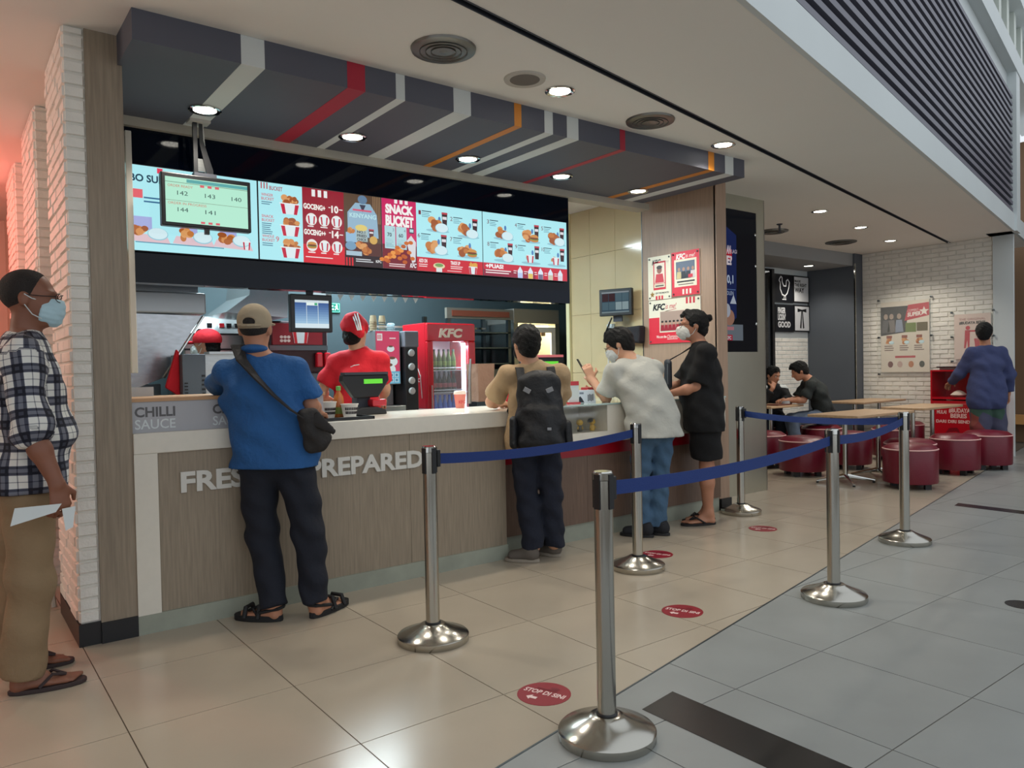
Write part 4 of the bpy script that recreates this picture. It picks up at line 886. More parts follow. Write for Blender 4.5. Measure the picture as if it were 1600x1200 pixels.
# ---------------------------------------------------------------- dining area
wr = struct(B(11.09, 11.3, 4.06, 5.83, 0, CEIL), 'wall_right', mortar)
brick_face(wr, -5.83, -4.06, 0, CEIL, lambda u, z, d: (11.09-d, -u, z), blen=.22, bh=.064, stuff=True, joint=.011, proud=.012)
struct(B(11.06, 11.09, 3.82, 4.06, 0, 4.9), 'trim_11', soft_white)
struct(B(10.87, 11.09, 5.83, 6.6, 0, CEIL), 'wall_slate', navy_wall)
struct(B(10.865, 10.885, 5.822, 5.842, 0, 2.72), 'trim_12', chrome)
struct(B(6.54, 10.87, 5.86, 6.62, 2.69, CEIL), 'ceiling_recess', mat('recess_grey', (146, 149, 150), .6))
rb = struct(B(6.54, 10.87, 6.6, 6.7, 0, 2.69), 'wall_dining', soft_white)
brick_face(rb, 9.93, 10.86, .3, 1.66, lambda u, z, d: (u, 6.6-d, z), blen=.22, bh=.064, stuff=True, proud=.006)
struct(B(9.84, 9.90, 6.54, 6.6, 0, 2.66), 'trim_13', black_plastic)
struct(B(8.6, 9.84, 6.56, 6.6, 0, 2.66), 'wall_mirror', mat('smoked_mirror', (60, 62, 66), .08, .9))
struct(B(13.0, 13.1, -2, 9, 0, 4.5), 'wall_far', mat('far_brown', (120, 92, 66), .6, vary=(1, .1)))
tag(B(12.8, 12.95, 3.6, 5.4, .28, .42).build('wall_ledge', mat('ledge_tan', (206, 150, 90), .5)), 'tan ledge along the brown wall past the dining area', 'ledge')
def frame(x0, x1, z0, z1, bgc, draw, label):
    t = thing('framed_print', label, 'framed print', (x0, 6.575, z0)); w_, h_ = x1-x0, z1-z0
    B(0, w_, -.012, .02, 0, h_).build('frame', black_plastic, t)
    a = Art(); a.rect(.02, .02, w_-.04, h_-.04, bgc); draw(a, w_, h_); a.build('print', PRINT, t, (0, -.0128, 0))
BLK = (18, 20, 26); WHT = (216, 218, 220)
def f_hen(a, w, h):
    P = [(.14, .36), (.17, .39), (.2, .37), (.2, .31), (.24, .25), (.30, .25), (.31, .33), (.35, .35), (.39, .31), (.37, .22), (.33, .14), (.27, .10), (.2, .12), (.15, .2), (.15, .3), (.12, .33)]
    for p, q in zip(P, P[1:]+P[:1]):
        d = Vector((q[0]-p[0], q[1]-p[1])); n = Vector((-d.y, d.x)).normalized()*.009
        a.poly([(p[0]-n.x, p[1]-n.y), (q[0]-n.x, q[1]-n.y), (q[0]+n.x, q[1]+n.y), (p[0]+n.x, p[1]+n.y)], WHT, 1); a.ell(p[0], p[1], .009, .009, WHT, 1.2, 8)
    a.rect(.24, .05, .012, .06, WHT, 1); a.rect(.28, .05, .012, .06, WHT, 1); a.rect(.2, .04, .1, .014, WHT, 1)
def f_way(a, w, h):
    for s_, y, hh in (('MADE', h-.1, .035), ('THE RIGHT', h-.165, .05), ('WAY', h-.255, .075)): a.text(s_, .03, y, hh, (20, 20, 24), 1, w=(.16 if hh < .04 else w-.1 if hh < .06 else .26), bold=.04)
def f_good(a, w, h):
    for s_, y in (('FINGER', .285), ('LICKIN\'', .185), ('GOOD', .075)): a.text(s_, .06, y, .085, WHT, 1, w=(.2 if y > .1 else .33), bold=.05)
def f_tie(a, w, h):
    c_ = w/2; a.poly([(c_-.12, .36), (c_, .34), (c_+.12, .36), (c_+.12, .30), (c_, .32), (c_-.12, .30)], (20, 20, 24), 1)
    a.poly([(c_-.015, .33), (c_+.005, .33), (c_-.02, .05), (c_-.06, .06)], (20, 20, 24), 1); a.poly([(c_+.0, .33), (c_+.02, .33), (c_+.06, .06), (c_+.02, .05)], (20, 20, 24), 1)
frame(9.93, 10.42, 2.175, 2.60, BLK, f_hen, 'black framed print with a white rooster outline'); frame(10.43, 10.855, 2.185, 2.60, WHT, f_way, 'white framed print reading MADE THE RIGHT WAY')
frame(9.95, 10.43, 1.73, 2.145, BLK, f_good, 'black framed print reading FINGER LICKIN GOOD'); frame(10.44, 10.865, 1.74, 2.15, WHT, f_tie, 'white framed print with a black string tie')
def wallposter(y0, y1, z0, z1, draw, label):
    t = thing('wall_poster', label, 'poster', (11.05, y0, z0), -PI/2); w_, h_ = y0-y1, z1-z0
    B(0, w_, -.006, .006, 0, h_).build('sheet', mat('poster_sheet', (214, 208, 194), .4), t)
    a = Art(); draw(a, w_, h_); a.build('print', PRINT, t, (0, -.0068, 0))
    B(-.05, w_+.05, -.016, -.012, -.05, h_+.05).build('acrylic_cover', mat('acrylic', (235, 240, 235), .03, alpha=.08), t)
    for x in (-.03, w_+.03):
        for z in (-.03, h_/2, h_+.03): MB().lathe([(.012, -.03), (.014, .012), (.001, .016)], 10).build('standoff', steel_d, t, loc=(x, -.012, z), rot=(PI/2, 0, 0))
def wp1(a, w, h):
    a.rect(0, 0, w, h, (226, 216, 200)); a.poly([(0, h*.52), (w*.52, h*.56), (w*.6, h*.93), (0, h*.93)], (58, 56, 60), 1); a.poly([(w*.5, h*.72), (w, h*.78), (w, h*.96), (w*.58, h*.94)], (190, 50, 68), 1.4)
    a.text('COMBO', w*.56, h*.84, h*.035, (236, 220, 214), 2, w=w*.22, shear=.2, rise=.08); a.text('SUPER', w*.56, h*.775, h*.055, (240, 226, 220), 2, w=w*.28, bold=.05, shear=.1, rise=.08)
    for k in range(10): aa = k*PI/5; q, q2 = ((.07, .03) if k % 2 == 0 else (.03, .07)); a.poly([(w*.9, h*.84), (w*.9+q*math.sin(aa), h*.84+q*math.cos(aa)), (w*.9+q2*math.sin(aa+PI/5), h*.84+q2*math.cos(aa+PI/5))], (236, 226, 216), 2)
    for x, c_ in ((.1, (90, 88, 92)), (.22, (120, 112, 110)), (.38, (140, 150, 170))):
        a.poly([(w*(x-.08), h*.56), (w*(x+.1), h*.57), (w*(x+.07), h*.74), (w*(x-.05), h*.74)], c_, 2); a.ell(w*(x+.01), h*.79, w*.045, h*.04, (170, 150, 136), 2.2)
    a.rect(w*.52, h*.56, w*.22, h*.13, (110, 130, 60), 1.6); a.rect(w*.75, h*.57, w*.22, h*.12, (96, 84, 50), 1.6)
    for x in (.18, .5, .8): a.chicken(w*x, h*.44, .055, 1.5); a.rice(w*x+.03, h*.42, .03, 3); a.rect(w*x-.04, h*.48, .08, .04, (150, 80, 60), 3.4); a.lines(w*x-.07, h*.365, .14, 3, (120, 96, 90), t=.012, gap=.03)
    a.rect(w*.3, h*.2, w*.42, h*.03, (190, 70, 80), 1)
    for x, c_ in ((.2, (120, 70, 70)), (.4, (200, 170, 160)), (.63, (196, 130, 90)), (.85, (60, 64, 58))): a.ell(w*x, h*.11, w*.055, h*.045, c_, 1)
def wp2(a, w, h):
    a.rect(0, 0, w, h, (226, 204, 192)); a.text('THE ORIGINAL', w*.14, h*.86, h*.05, (150, 70, 66), 1, w=w*.72); a.text('#BUDAYA BERES', w*.14, h*.775, h*.06, (40, 32, 32), 1, w=w*.72, bold=.05)
    a.ell(w*.38, h*.69, .028, .028, (196, 40, 60), 1); a.poly([(w*.30, h*.64), (w*.44, h*.64), (w*.43, h*.44), (w*.42, h*.24), (w*.38, h*.24), (w*.36, h*.42), (w*.32, h*.24), (w*.27, h*.24), (w*.29, h*.45)], (196, 40, 60), 1)
    a.rect(w*.42, h*.6, w*.2, h*.035, (196, 40, 60), 1); a.poly([(w*.55, h*.45), (w*.75, h*.45), (w*.71, h*.24), (w*.58, h*.24)], (190, 50, 66), 1)
    a.text('BERES', w*.32, h*.12, h*.06, (40, 32, 32), 1, w=w*.34, bold=.05); a.rect(w*.32, h*.04, w*.1, h*.05, (196, 60, 70), 1)
wallposter(5.535, 4.855, 1.10, 2.12, wp1, 'large meal poster under acrylic on the white brick wall'); wallposter(4.53, 4.08, 1.27, 1.875, wp2, 'tidy up poster with a red figure on the white brick wall')
# tidy station
ts = thing('tidy_station', 'red tray return cabinet with open shelf and white BUDAYA lettering', 'cabinet', (10.62, 4.66, 0), -PI/2)
w_ = .62
m = MB(); m.box(0, .02, 0, .43, .0, 1.13); m.box(w_-.02, w_, 0, .43, 0, 1.13); m.box(.02, w_-.02, .41, .43, .77, 1.11); m.box(.02, w_-.02, 0, .43, 1.11, 1.13); m.box(.02, w_-.02, 0, .43, .74, .77); m.box(.02, w_-.02, 0.02, .43, 0, .05)
m.build('carcass', red_gloss, ts); B(.02, w_-.02, .0, .018, .05, .72).build('door', red_gloss, ts)
a = Art(); a.text('MULAI', .08, .55, .045, (236, 190, 186), 1, w=.12, bold=.04); a.text('#BUDAYA', .23, .57, .055, (236, 190, 186), 1, w=.26, bold=.04); a.text('BERES', .25, .50, .055, (236, 190, 186), 1, w=.2, bold=.04); a.text('DARI DIRI SENDIRI', .07, .43, .04, (236, 190, 186), 1, w=.48, bold=.04)
for bx_ in ((.04, .1, .008, .58), (w_-.05, .1, .008, .58), (.04, .68, w_-.09, .006)): a.rect(*bx_, (214, 120, 126), 1)
a.ell(.28, .28, .09, .08, (130, 8, 26), 1); a.ell(.28, .28, .07, .055, (178, 16, 34), 1.3); a.poly([(.2, .3), (.23, .36), (.33, .37), (.36, .33)], (130, 8, 26), 1.6)
a.build('lettering', PRINT, ts, (0, -.0012, 0))
tag(MB().lathe([(.001, 0), (.09, .01), (.11, .03), (.06, .07), (.02, .085), (.001, .08)], 12, sx=1.3, sy=.8).build('crumpled_paper', mat('crumple', (206, 190, 176), .8, bump=(18, .8)), None, True, loc=(10.75, 4.36, .77)), 'crumpled waste paper on the tidy station shelf', 'paper')
tag(B(10.7, 10.95, 4.10, 4.62, 1.16, 1.175).build('tray', black_plastic, bevel=.004), 'black tray lying on top of the red tidy station', 'tray')
tag(B(10.75, 10.9, 4.12, 4.6, 1.13, 1.16).build('tray', mat('tray_grey', (190, 186, 178), .5), bevel=.004), 'pale tray under the black tray on the tidy station', 'tray')
# tables
def table(x0, x1, y0, y1, label, n=2, h=.72):
    t = thing('dining_table', label, 'table', ((x0+x1)/2, (y0+y1)/2, 0)); a, b = (x1-x0)/2, (y1-y0)/2
    B(-a, a, -b, b, h-.028, h).build('table_top', wood_top, t, bevel=.006)
    for s in ((-1, 1) if n == 2 else (0,)):
        cx = s*(a-.25)
        MB().lathe([(.025, .04), (.025, h-.04)], 18, (cx, 0, 0)).build('pedestal', pole_steel, t, True); MB().lathe([(.11, h-.04), (.11, h-.028)], 18, (cx, 0, 0)).build('mount_plate', black_plastic, t)
        for k in range(4):
            an = k*PI/2+PI/4; MB().tube([(cx, 0, .075), (cx+.14*math.cos(an), .14*math.sin(an), .05), (cx+.29*math.cos(an), .29*math.sin(an), .022)], [.026, .018, .012], 8).build('foot', chrome, t, True)
            MB().lathe([(.014, 0), (.014, .014)], 10, (cx+.28*math.cos(an), .28*math.sin(an), 0)).build('glide', black_plastic, t)
table(7.25, 8.44, 3.87, 4.42, 'maple topped two leg table behind the last queue post')
table(8.86, 9.86, 3.95, 4.45, 'maple topped table in front of the white brick wall poster')
table(9.80, 10.98, 5.15, 5.68, 'maple topped table beside the slate wall')
table(8.25, 8.98, 5.52, 6.02, 'maple topped table where two people are eating', 1)
# stools
st_body = MB().lathe([(.245, .06), (.25, .075), (.25, .375), (.246, .385)], 36).mesh('body', vinyl_red, True)
st_top = MB().lathe([(.246, .385), (.244, .40), (.20, .43), (.10, .442), (.001, .445)], 36).mesh('cushion', vinyl_red, True)
st_pipe = MB().lathe([(.247, .382), (.2535, .386), (.2535, .392), (.246, .396)], 36).mesh('piping', piping_m, True)
st_leg = B(-.028, .028, -.028, .028, 0, .06).mesh('leg', black_plastic)
for x, y, lab in ((7.70, 4.76, 'left of the two leg maple table by the pillar'), (7.66, 3.56, 'nearest the last queue post on the seam'), (8.96, 3.68, 'in front of the brick wall table, paler red'), (9.62, 3.60, 'before the red tidy station'), (8.59, 4.70, 'behind the two leg maple table'),
                  (9.31, 5.47, 'under the seated person in a dark shirt'), (8.00, 5.45, 'partly behind the steel pillar'), (9.70, 5.86, 'at the slate wall table corner'), (9.70, 4.72, 'on the far side of the brick wall table'), (10.55, 4.98, 'against the white brick wall'), (8.13, 3.78, 'tucked behind the seam stool')):
    t = thing('round_stool', 'round burgundy vinyl stool '+lab, 'stool', (x, y, 0), random.random(), 'burgundy vinyl stools with pale piping')
    link('body', st_body, t); link('cushion', st_top, t); link('piping', st_pipe, t)
    for k in range(4): link('leg', st_leg, t, (.17*math.cos(k*PI/2+.785), .17*math.sin(k*PI/2+.785), 0))
t = thing('food_bowl', 'white food box open on the table between the two diners', 'food box', (8.78, 5.66, .72))
MB().lathe([(.05, 0), (.07, .05), (.066, .05), (.045, .006)], 16).build('box', soft_white, t, True); MB().lathe([(.06, .03), (.05, .06), (.001, .07)], 12).build('food', mat('fried_food', (190, 130, 84), .7, bump=(60, .8)), t, True)
tag(B(8.45, 8.75, 5.55, 5.75, .72, .735).build('food_tray', mat('tray_brown', (96, 50, 36), .5), bevel=.004), 'brown food tray on the diners\' table', 'tray')
# ---------------------------------------------------------------- people: smooth blended volumes turned into one skin
def V(*p): return np.array(p, float)
def nrm(v): return v/max(1e-9, np.linalg.norm(v))
def surf_nets(F, o, h):
    s = F < 0; nx, ny, nz = F.shape
    c = np.zeros((nx-1, ny-1, nz-1), np.int8)
    for i in (0, 1):
        for j in (0, 1):
            for k in (0, 1): c += s[i:nx-1+i, j:ny-1+j, k:nz-1+k]
    m = (c > 0) & (c < 8); idx = -np.ones(m.shape, np.int64); idx[m] = np.arange(m.sum())
    I = np.argwhere(m); acc = np.zeros((len(I), 3)); cnt = np.zeros(len(I))
    cor = [(0, 0, 0), (1, 0, 0), (0, 1, 0), (1, 1, 0), (0, 0, 1), (1, 0, 1), (0, 1, 1), (1, 1, 1)]
    val = [F[I[:, 0]+a, I[:, 1]+b, I[:, 2]+d] for a, b, d in cor]
    for a, b in ((0, 1), (2, 3), (4, 5), (6, 7), (0, 2), (1, 3), (4, 6), (5, 7), (0, 4), (1, 5), (2, 6), (3, 7)):
        x = (val[a] < 0) != (val[b] < 0); t = np.where(x, val[a]/np.where(x, val[a]-val[b], 1), 0)
        p = np.array(cor[a])+t[:, None]*(np.array(cor[b])-np.array(cor[a])); acc += np.where(x[:, None], p, 0); cnt += x
    verts = o+h*(I+acc/cnt[:, None]); faces = []
    for ax in range(3):
        sl0 = [slice(None)]*3; sl1 = [slice(None)]*3; sl0[ax] = slice(0, -1); sl1[ax] = slice(1, None)
        d = s[tuple(sl0)] != s[tuple(sl1)]; E = np.argwhere(d); b, e = (ax+1) % 3, (ax+2) % 3
        E = E[(E[:, b] > 0) & (E[:, e] > 0) & (E[:, b] < F.shape[b]-1) & (E[:, e] < F.shape[e]-1)]
        def cell(db, de): q = E.copy(); q[:, b] -= db; q[:, e] -= de; return idx[q[:, 0], q[:, 1], q[:, 2]]
        Q = np.stack([cell(1, 1), cell(0, 1), cell(0, 0), cell(1, 0)], 1)
        fl = s[E[:, 0], E[:, 1], E[:, 2]]; Q[~fl] = Q[~fl][:, ::-1]; faces.append(Q)
    return verts, np.concatenate(faces)
class SDF:
    def __init__(s, h=.009): s.h = h; s.p = []; s.cuts = []; s.fold = None
    def seg(s, a, b, r0, r1=None, k=.02, u=None, f0=False, f1=False, neg=False, tag=None):
        r1 = r0 if r1 is None else r1; s.p.append(('s', V(*a), V(*b), r0, r1, k, u, f0, f1, neg, tag)); return s
    def ell(s, c, r, k=.02, R=None, neg=False): s.p.append(('e', V(*c), V(*r), k, np.eye(3) if R is None else R, neg)); return s
    def cut(s, p, n): s.cuts.append((V(*p), nrm(V(*n)))); return s           # removes the side n points to
    def ev(s, q, P):
        if q[0] == 'e':
            L = (P-q[1])@q[4]; k0 = np.linalg.norm(L/q[2], axis=1); k1 = np.linalg.norm(L/q[2]**2, axis=1)+1e-9
            return k0*(k0-1)/k1
        _, a, b, r0, r1, k, u, f0, f1, neg, tg = q
        ab = b-a; L = np.linalg.norm(ab)+1e-9; ax = ab/L; d = P-a; tt = d@ax; t = np.clip(tt/L, 0, 1)
        if np.isscalar(r0): o = np.linalg.norm(d-np.outer(t*L, ax), axis=1)-(r0+(r1-r0)*t)
        else:
            U_ = nrm(u-ax*(u@ax)); Vv = np.cross(ax, U_); w_ = r0[0]+(r1[0]-r0[0])*t; dd = r0[1]+(r1[1]-r0[1])*t; m = np.minimum(w_, dd)
            o = (np.sqrt(((d@U_)/w_)**2+((d@Vv)/dd)**2+((tt-t*L)/m)**2)-1)*m
        if f1: o = np.maximum(o, tt-L)
        if f0: o = np.maximum(o, -tt)
        return o
    def bb(s, q):
        if q[0] == 'e': r = q[2].max(); return q[1]-r, q[1]+r
        r = max(np.max(q[3]), np.max(q[4])); return np.minimum(q[1], q[2])-r, np.maximum(q[1], q[2])+r
    def mesh(s):
        pos = [q for q in s.p if not q[-1 if q[0] == 'e' else 9]]
        lo = np.min([s.bb(q)[0] for q in pos], 0)-3*s.h; hi = np.max([s.bb(q)[1] for q in pos], 0)+3*s.h; n = np.ceil((hi-lo)/s.h).astype(int)+1
        F = np.full(n, .06)
        for q in s.p:
            k = q[3] if q[0] == 'e' else q[5]; neg = q[-1] if q[0] == 'e' else q[9]
            a, b = s.bb(q); mg = k+2.5*s.h; i0 = np.clip(((a-mg-lo)/s.h).astype(int), 0, n-1); i1 = np.clip(((b+mg-lo)/s.h).astype(int)+2, 1, n)
            ax = [lo[j]+s.h*np.arange(i0[j], i1[j]) for j in range(3)]; G = np.stack(np.meshgrid(*ax, indexing='ij'), -1); sh = G.shape[:3]
            d = s.ev(q, G.reshape(-1, 3)).reshape(sh); S = F[i0[0]:i1[0], i0[1]:i1[1], i0[2]:i1[2]]
            if neg: d = -d; hh = np.maximum(k-np.abs(S-d), 0)/k; S[:] = np.maximum(S, d)+hh*hh*k*.25
            else: hh = np.maximum(k-np.abs(S-d), 0)/k; S[:] = np.minimum(S, d)-hh*hh*k*.25
        if s.cuts or s.fold:
            G = np.stack(np.meshgrid(*[lo[j]+s.h*np.arange(n[j]) for j in range(3)], indexing='ij'), -1)
            if s.fold:
                a, fr = s.fold; x, y, z = G[..., 0], G[..., 1], G[..., 2]
                F = F+a*(np.sin(fr*(z+.6*x)+3*np.sin(fr*.37*(x-y)))+.7*np.sin(fr*1.7*(z-.5*y+.3*x)+1.3)+.5*np.sin(fr*.8*(x+y)+2*np.sin(fr*.5*z)))
            for p, nn in s.cuts: F = np.maximum(F, (G-p)@nn)
        return surf_nets(F, lo, s.h)
    def build(s, name, m, parent, org, uv=False):
        v, f = s.mesh(); me = bpy.data.meshes.new(name); v0 = v-np.array(org)
        me.vertices.add(len(v)); me.vertices.foreach_set('co', v0.ravel().astype(np.float32))
        me.loops.add(f.size); me.loops.foreach_set('vertex_index', f.ravel().astype(np.int32)); me.polygons.add(len(f))
        me.polygons.foreach_set('loop_start', np.arange(0, f.size, 4, dtype=np.int32)); me.polygons.foreach_set('use_smooth', np.ones(len(f), bool))
        me.update(calc_edges=True); me.validate(); me.materials.append(m)
        if uv:
            D = np.stack([s.ev(q, v) for q in s.p]); best = D.argmin(0); out = np.zeros((len(v), 3), np.float32)
            for i, q in enumerate(s.p):
                mk = best == i
                if not mk.any() or q[0] != 's': continue
                ab = q[2]-q[1]; ax = nrm(ab); u = q[6] if q[6] is not None else nrm(np.cross(ax, V(.3, .9, .1))); U_ = nrm(u-ax*(u@ax)); Vv = np.cross(ax, U_); d = v[mk]-q[1]
                if q[10] == 'T': c_, a_, b_ = s.tc; e_ = v[mk]-c_; out[mk, 0] = np.arctan2(e_@b_, e_@a_)*.16; out[mk, 1] = v[mk][:, 2]
                else: out[mk, 0] = np.arctan2(d@Vv, d@U_)*.065; out[mk, 1] = -(d@ax)
            at = me.attributes.new('cloth_uv', 'FLOAT_VECTOR', 'POINT'); at.data.foreach_set('vector', out.ravel())
        return link(name, me, parent)
ZUP = V(0, 0, 1)
def head_frame(yaw, pitch, roll=0.):
    f = V(math.cos(yaw), math.sin(yaw), 0); x = V(math.sin(yaw), -math.cos(yaw), 0)
    y = f*math.cos(pitch)-ZUP*math.sin(pitch); z = np.cross(x, y)
    x2 = x*math.cos(roll)+z*math.sin(roll); z = np.cross(x2, y)
    return np.stack([x2, y, z], 1)
def hand(S, w, d, pn, side, curl=.5, thumb=1., r=.0085, sc=1.):
    """palm, four fingers of different length bent towards the palm, thumb leaving the side"""
    d = nrm(d); pn = nrm(pn-d*(pn@d)); sd = np.cross(d, pn)*side
    S.seg(w, w+d*.085*sc, (.030*sc, .017*sc), (.040*sc, .014*sc), .012, u=sd)
    for i, (of, ln) in enumerate(((.030, .90), (.010, 1.0), (-.011, .94), (-.030, .74))):
        p = w+d*.082*sc+sd*of*sc; a = curl
        for L in (.040, .028, .022):
            q = p+(d*math.cos(a)+pn*math.sin(a))*L*ln*sc; S.seg(p, q, r*sc, r*.92*sc, .004); p = q; a += curl
    p = w+d*.022*sc+sd*.028*sc; q = p+(d*.6+sd*.75*thumb+pn*.35)*.042*sc; S.seg(p, q, .0125*sc, .0105*sc, .010); S.seg(q, q+(d*.85+sd*.15+pn*.5)*.034*sc, .0105*sc, .0085*sc, .006)
def outline_sole(heel, toe, w, z0, z1, name, m, parent, org):
    h, t = V(*heel, 0), V(*toe, 0); d = nrm(t-h); n = np.cross(ZUP, d); L = np.linalg.norm(t-h); P = []
    for i in range(22):
        a = 2*PI*i/22; x = math.cos(a); y = math.sin(a); ww = w*(1+.16*x); p = h+d*(L*(.5+.53*x))+n*ww*(abs(y)**.8)*math.copysign(1, y); P.append((p[0], p[1]))
    return MB().prism(P, z0, z1).build(name, m, parent, bevel=.003, org=org)
def person(label, J, yaw, skin, shirt=None, pants=None, foot='shoe', footm=None, hair='short', hyaw=None, hp=0., hroll=0., w=.17, d=.11, hs=1., h=.0085, hands=None, feet=None, shirt_kw={}, pants_kw={}, belly=0., face=False, nolegs=False, group=None):
    J = {k: V(*v) for k, v in J.items()}; hyaw = yaw if hyaw is None else hyaw
    org = V(J['pe'][0], J['pe'][1], 0)
    T = thing('person', label, 'person', tuple(org), 0, group)
    us = nrm(J['sr']-J['sl']); uh = nrm(J['hr']-J['hl']) if 'hr' in J else us; R = head_frame(hyaw, hp, hroll); hc = J['head']
    fw = V(math.cos(yaw), math.sin(yaw), 0)
    def H(x, y, z): return hc+R@V(x*hs, y*hs, z*hs)
    S = SDF(h)
    k = .8
    S.seg(J['pe'], J['wa'], (w*k*.95, d*k), (w*k*.9, d*k), .03, u=uh); S.seg(J['wa'], J['ch'], (w*k*.9, d*k), (w*k, d*k), .03, u=us); S.seg(J['ch'], J['nk']*.8+J['ch']*.2, (w*k, d*k), (w*.55, d*.5), .03, u=us)
    S.seg(J['nk']*.85+J['ch']*.15, H(0, -.012, -.05), .060*hs, .052*hs, .03)
    # head
    S.ell(H(0, -.012, .03), (.074*hs, .094*hs, .086*hs), .03, R); S.ell(H(0, .028, -.028), (.060*hs, .066*hs, .084*hs), .03, R); S.ell(H(0, .058, -.088), (.034*hs, .030*hs, .026*hs), .025, R)
    S.seg(H(0, .090, .008), H(0, .108, -.030), .008*hs, .015*hs, .012); S.ell(H(0, .076, .022), (.052*hs, .020*hs, .012*hs), .012, R)
    for sx in (-1, 1): S.ell(H(sx*.031, .100, .004), (.017*hs, .014*hs, .011*hs), .010, R, neg=True); S.ell(H(sx*.074, -.008, -.008), (.012*hs, .020*hs, .031*hs), .008, R)
    S.ell(H(0, .088, -.060), (.024*hs, .012*hs, .008*hs), .008, R)
    for s_, sd in (('l', -1), ('r', 1)):
        sh, e, wr = J['s'+s_], J.get('e'+s_), J.get('w'+s_)
        S.seg(J['nk']-ZUP*.05, sh, .05, .052, .04)
        if e is not None:
            S.seg(sh, e, .047, .038, .03); S.seg(e, e+(wr-e)*.35, .039, .040, .02); S.seg(e+(wr-e)*.35, wr, .040, .026, .02)
            hk = dict(d=wr-e, pn=V(0, 0, -1), curl=.45); hk.update((hands or {}).get(s_, {}))
            hand(S, wr, hk['d'], hk['pn'], -sd if hk.get('flip') else sd, hk['curl'], hk.get('thumb', 1.))
        if not nolegs:
            hp_, kn, an = J['h'+s_], J['k'+s_], J['a'+s_]; mid = kn+(an-kn)*.33
            S.seg(J['pe'], hp_, .09, .085, .03); S.seg(hp_, kn, .078, .053, .03); S.seg(kn, mid, .052, .054, .03); S.seg(mid, an, .054, .036, .03)
            hl_, tl_ = V(*feet[s_][0], .034), V(*feet[s_][1], .024); dv = nrm(tl_-hl_); ball = tl_-dv*.055; nn = nrm(np.cross(ZUP, dv))
            if foot == 'shoe': S.seg(an, hl_+dv*.09+ZUP*.02, .034, .022, .02); continue
            S.seg(an, hl_+dv*.03, .036, .030, .03); S.seg(hl_+dv*.03, ball, (.032, .022), (.042, .015), .02, u=nn); S.seg(an, ball*.6+hl_*.4+ZUP*.025, .036, .022, .03)
            for i in range(5): o_ = (i-2)*.0165*(1 if s_ == 'r' else -1); p0 = ball+nn*o_*-1; S.seg(p0, p0+dv*(.055-.007*i), .0125-.0012*i, .0095-.0008*i, .006)
    S.build('body', skin, T, org)
    if face:
        for sx in (-1, 1):
            o_ = MB().lathe([(.001, -.010), (.008, -.006), (.010, 0), (.008, .006), (.001, .010)], 10).build('eye', mat('eye_white', (210, 200, 190), .3), T, True, loc=tuple(H(sx*.031, .083, .004)-org))
            MB().lathe([(.001, -.0105), (.0045, -.0095), (.001, -.008)], 8).build('pupil', black_plastic, o_, loc=(0, 0, 0), rot=(-PI/2+hp, 0, hyaw-PI/2))
            MB().tube([H(sx*.014, .096, .020)-org, H(sx*.032, .096, .025)-org, H(sx*.048, .080, .020)-org], .0035, 6).build('eyebrow', hair_m, T)
    # hair
    if hair in ('short', 'crop', 'full', 'under'):
        g = {'short': .013, 'crop': .004, 'full': .018, 'under': .004}[hair]; A = SDF(.006 if h < .009 else .008)
        A.ell(H(0, -.014, .03), ((.074+g)*hs, (.094+g)*hs, (.086+g)*hs), .02, R)
        if hair == 'crop': A.cut(H(0, .026, .03), R@nrm(V(0, 2.4, -1))); A.cut(H(0, 0, -.088), -R[:, 2])
        else:
            A.ell(H(0, -.056, -.035), (.064*hs, .054*hs, .066*hs), .03, R); A.seg(H(.0, .05, .10), H(.03, .082, .075), .030*hs, .020*hs, .03); A.fold = (.0018, 110)
            A.ell(H(0, .092, -.035), (.088*hs, .080*hs, (.098 if hair != 'short' else .112)*hs), .012, R, neg=True)
            for sx in (-1, 1): A.ell(H(sx*.086, -.006, -.032), (.034*hs, .024*hs, .036*hs), .008, R, neg=True)
            A.cut(H(0, .0, -.046), R@nrm(V(0, .5, -.87)))
        A.build('hair', hair_s if hair == 'crop' else hair_m, T, org)
    # shirt
    if shirt:
        kw = dict(sleeve=.62, hem=None, sr=.062, se=.070, fold=(.0036, 30), neck=True, cuff=None); kw.update(shirt_kw); A = SDF(h*1.15)
        hem = kw['hem']; bt = J['pe']+(J['pe']-J['wa'])*1.0; 
        A.seg(bt, J['wa'], (w*1.02, d*1.04+belly*.3), (w*.98, d*1.02+belly), .04, u=uh, tag='T'); A.seg(J['wa'], J['ch'], (w*.98, d*1.02+belly), (w*1.03, d*1.06), .04, u=us, tag='T')
        A.seg(J['ch'], J['nk']*.72+J['ch']*.28, (w*1.03, d*1.06), (w*.66, d*.62), .04, u=us, tag='T')
        for s_ in 'lr':
            sh, e, wr = J['s'+s_], J.get('e'+s_), J.get('w'+s_); A.seg(J['nk']-ZUP*.045, sh, .058, kw['sr'], .05, tag='T')
            if e is not None:
                f = kw['sleeve']
                if f <= 1: A.seg(sh, sh+(e-sh)*f, kw['sr'], kw['se'], .03, f1=True)
                else: A.seg(sh, e, kw['sr'], kw['se']*.9, .03); A.seg(e, e+(wr-e)*(f-1), kw['se']*.9, kw['se']*.72, .03, f1=True)
        if not nolegs and 'hr' in J and abs(J['hr'][2]-J['kr'][2]) > .2:
            for s_ in 'lr': A.seg(J['h'+s_]-ZUP*.12, J['h'+s_]+ZUP*.04, pants_kw.get('th', .092)+.026, pants_kw.get('th', .092)+.022, .05, tag='T')
        if kw['neck']: A.seg(J['nk']-ZUP*.02, J['nk']*.75+H(0, -.02, -.08)*.25, .066*hs, .062*hs, .02, f1=True)
        A.fold = kw['fold']; A.tc = (J['ch'], us, fw)
        if hem is not None: A.cut((0, 0, hem), (0, 0, -1))
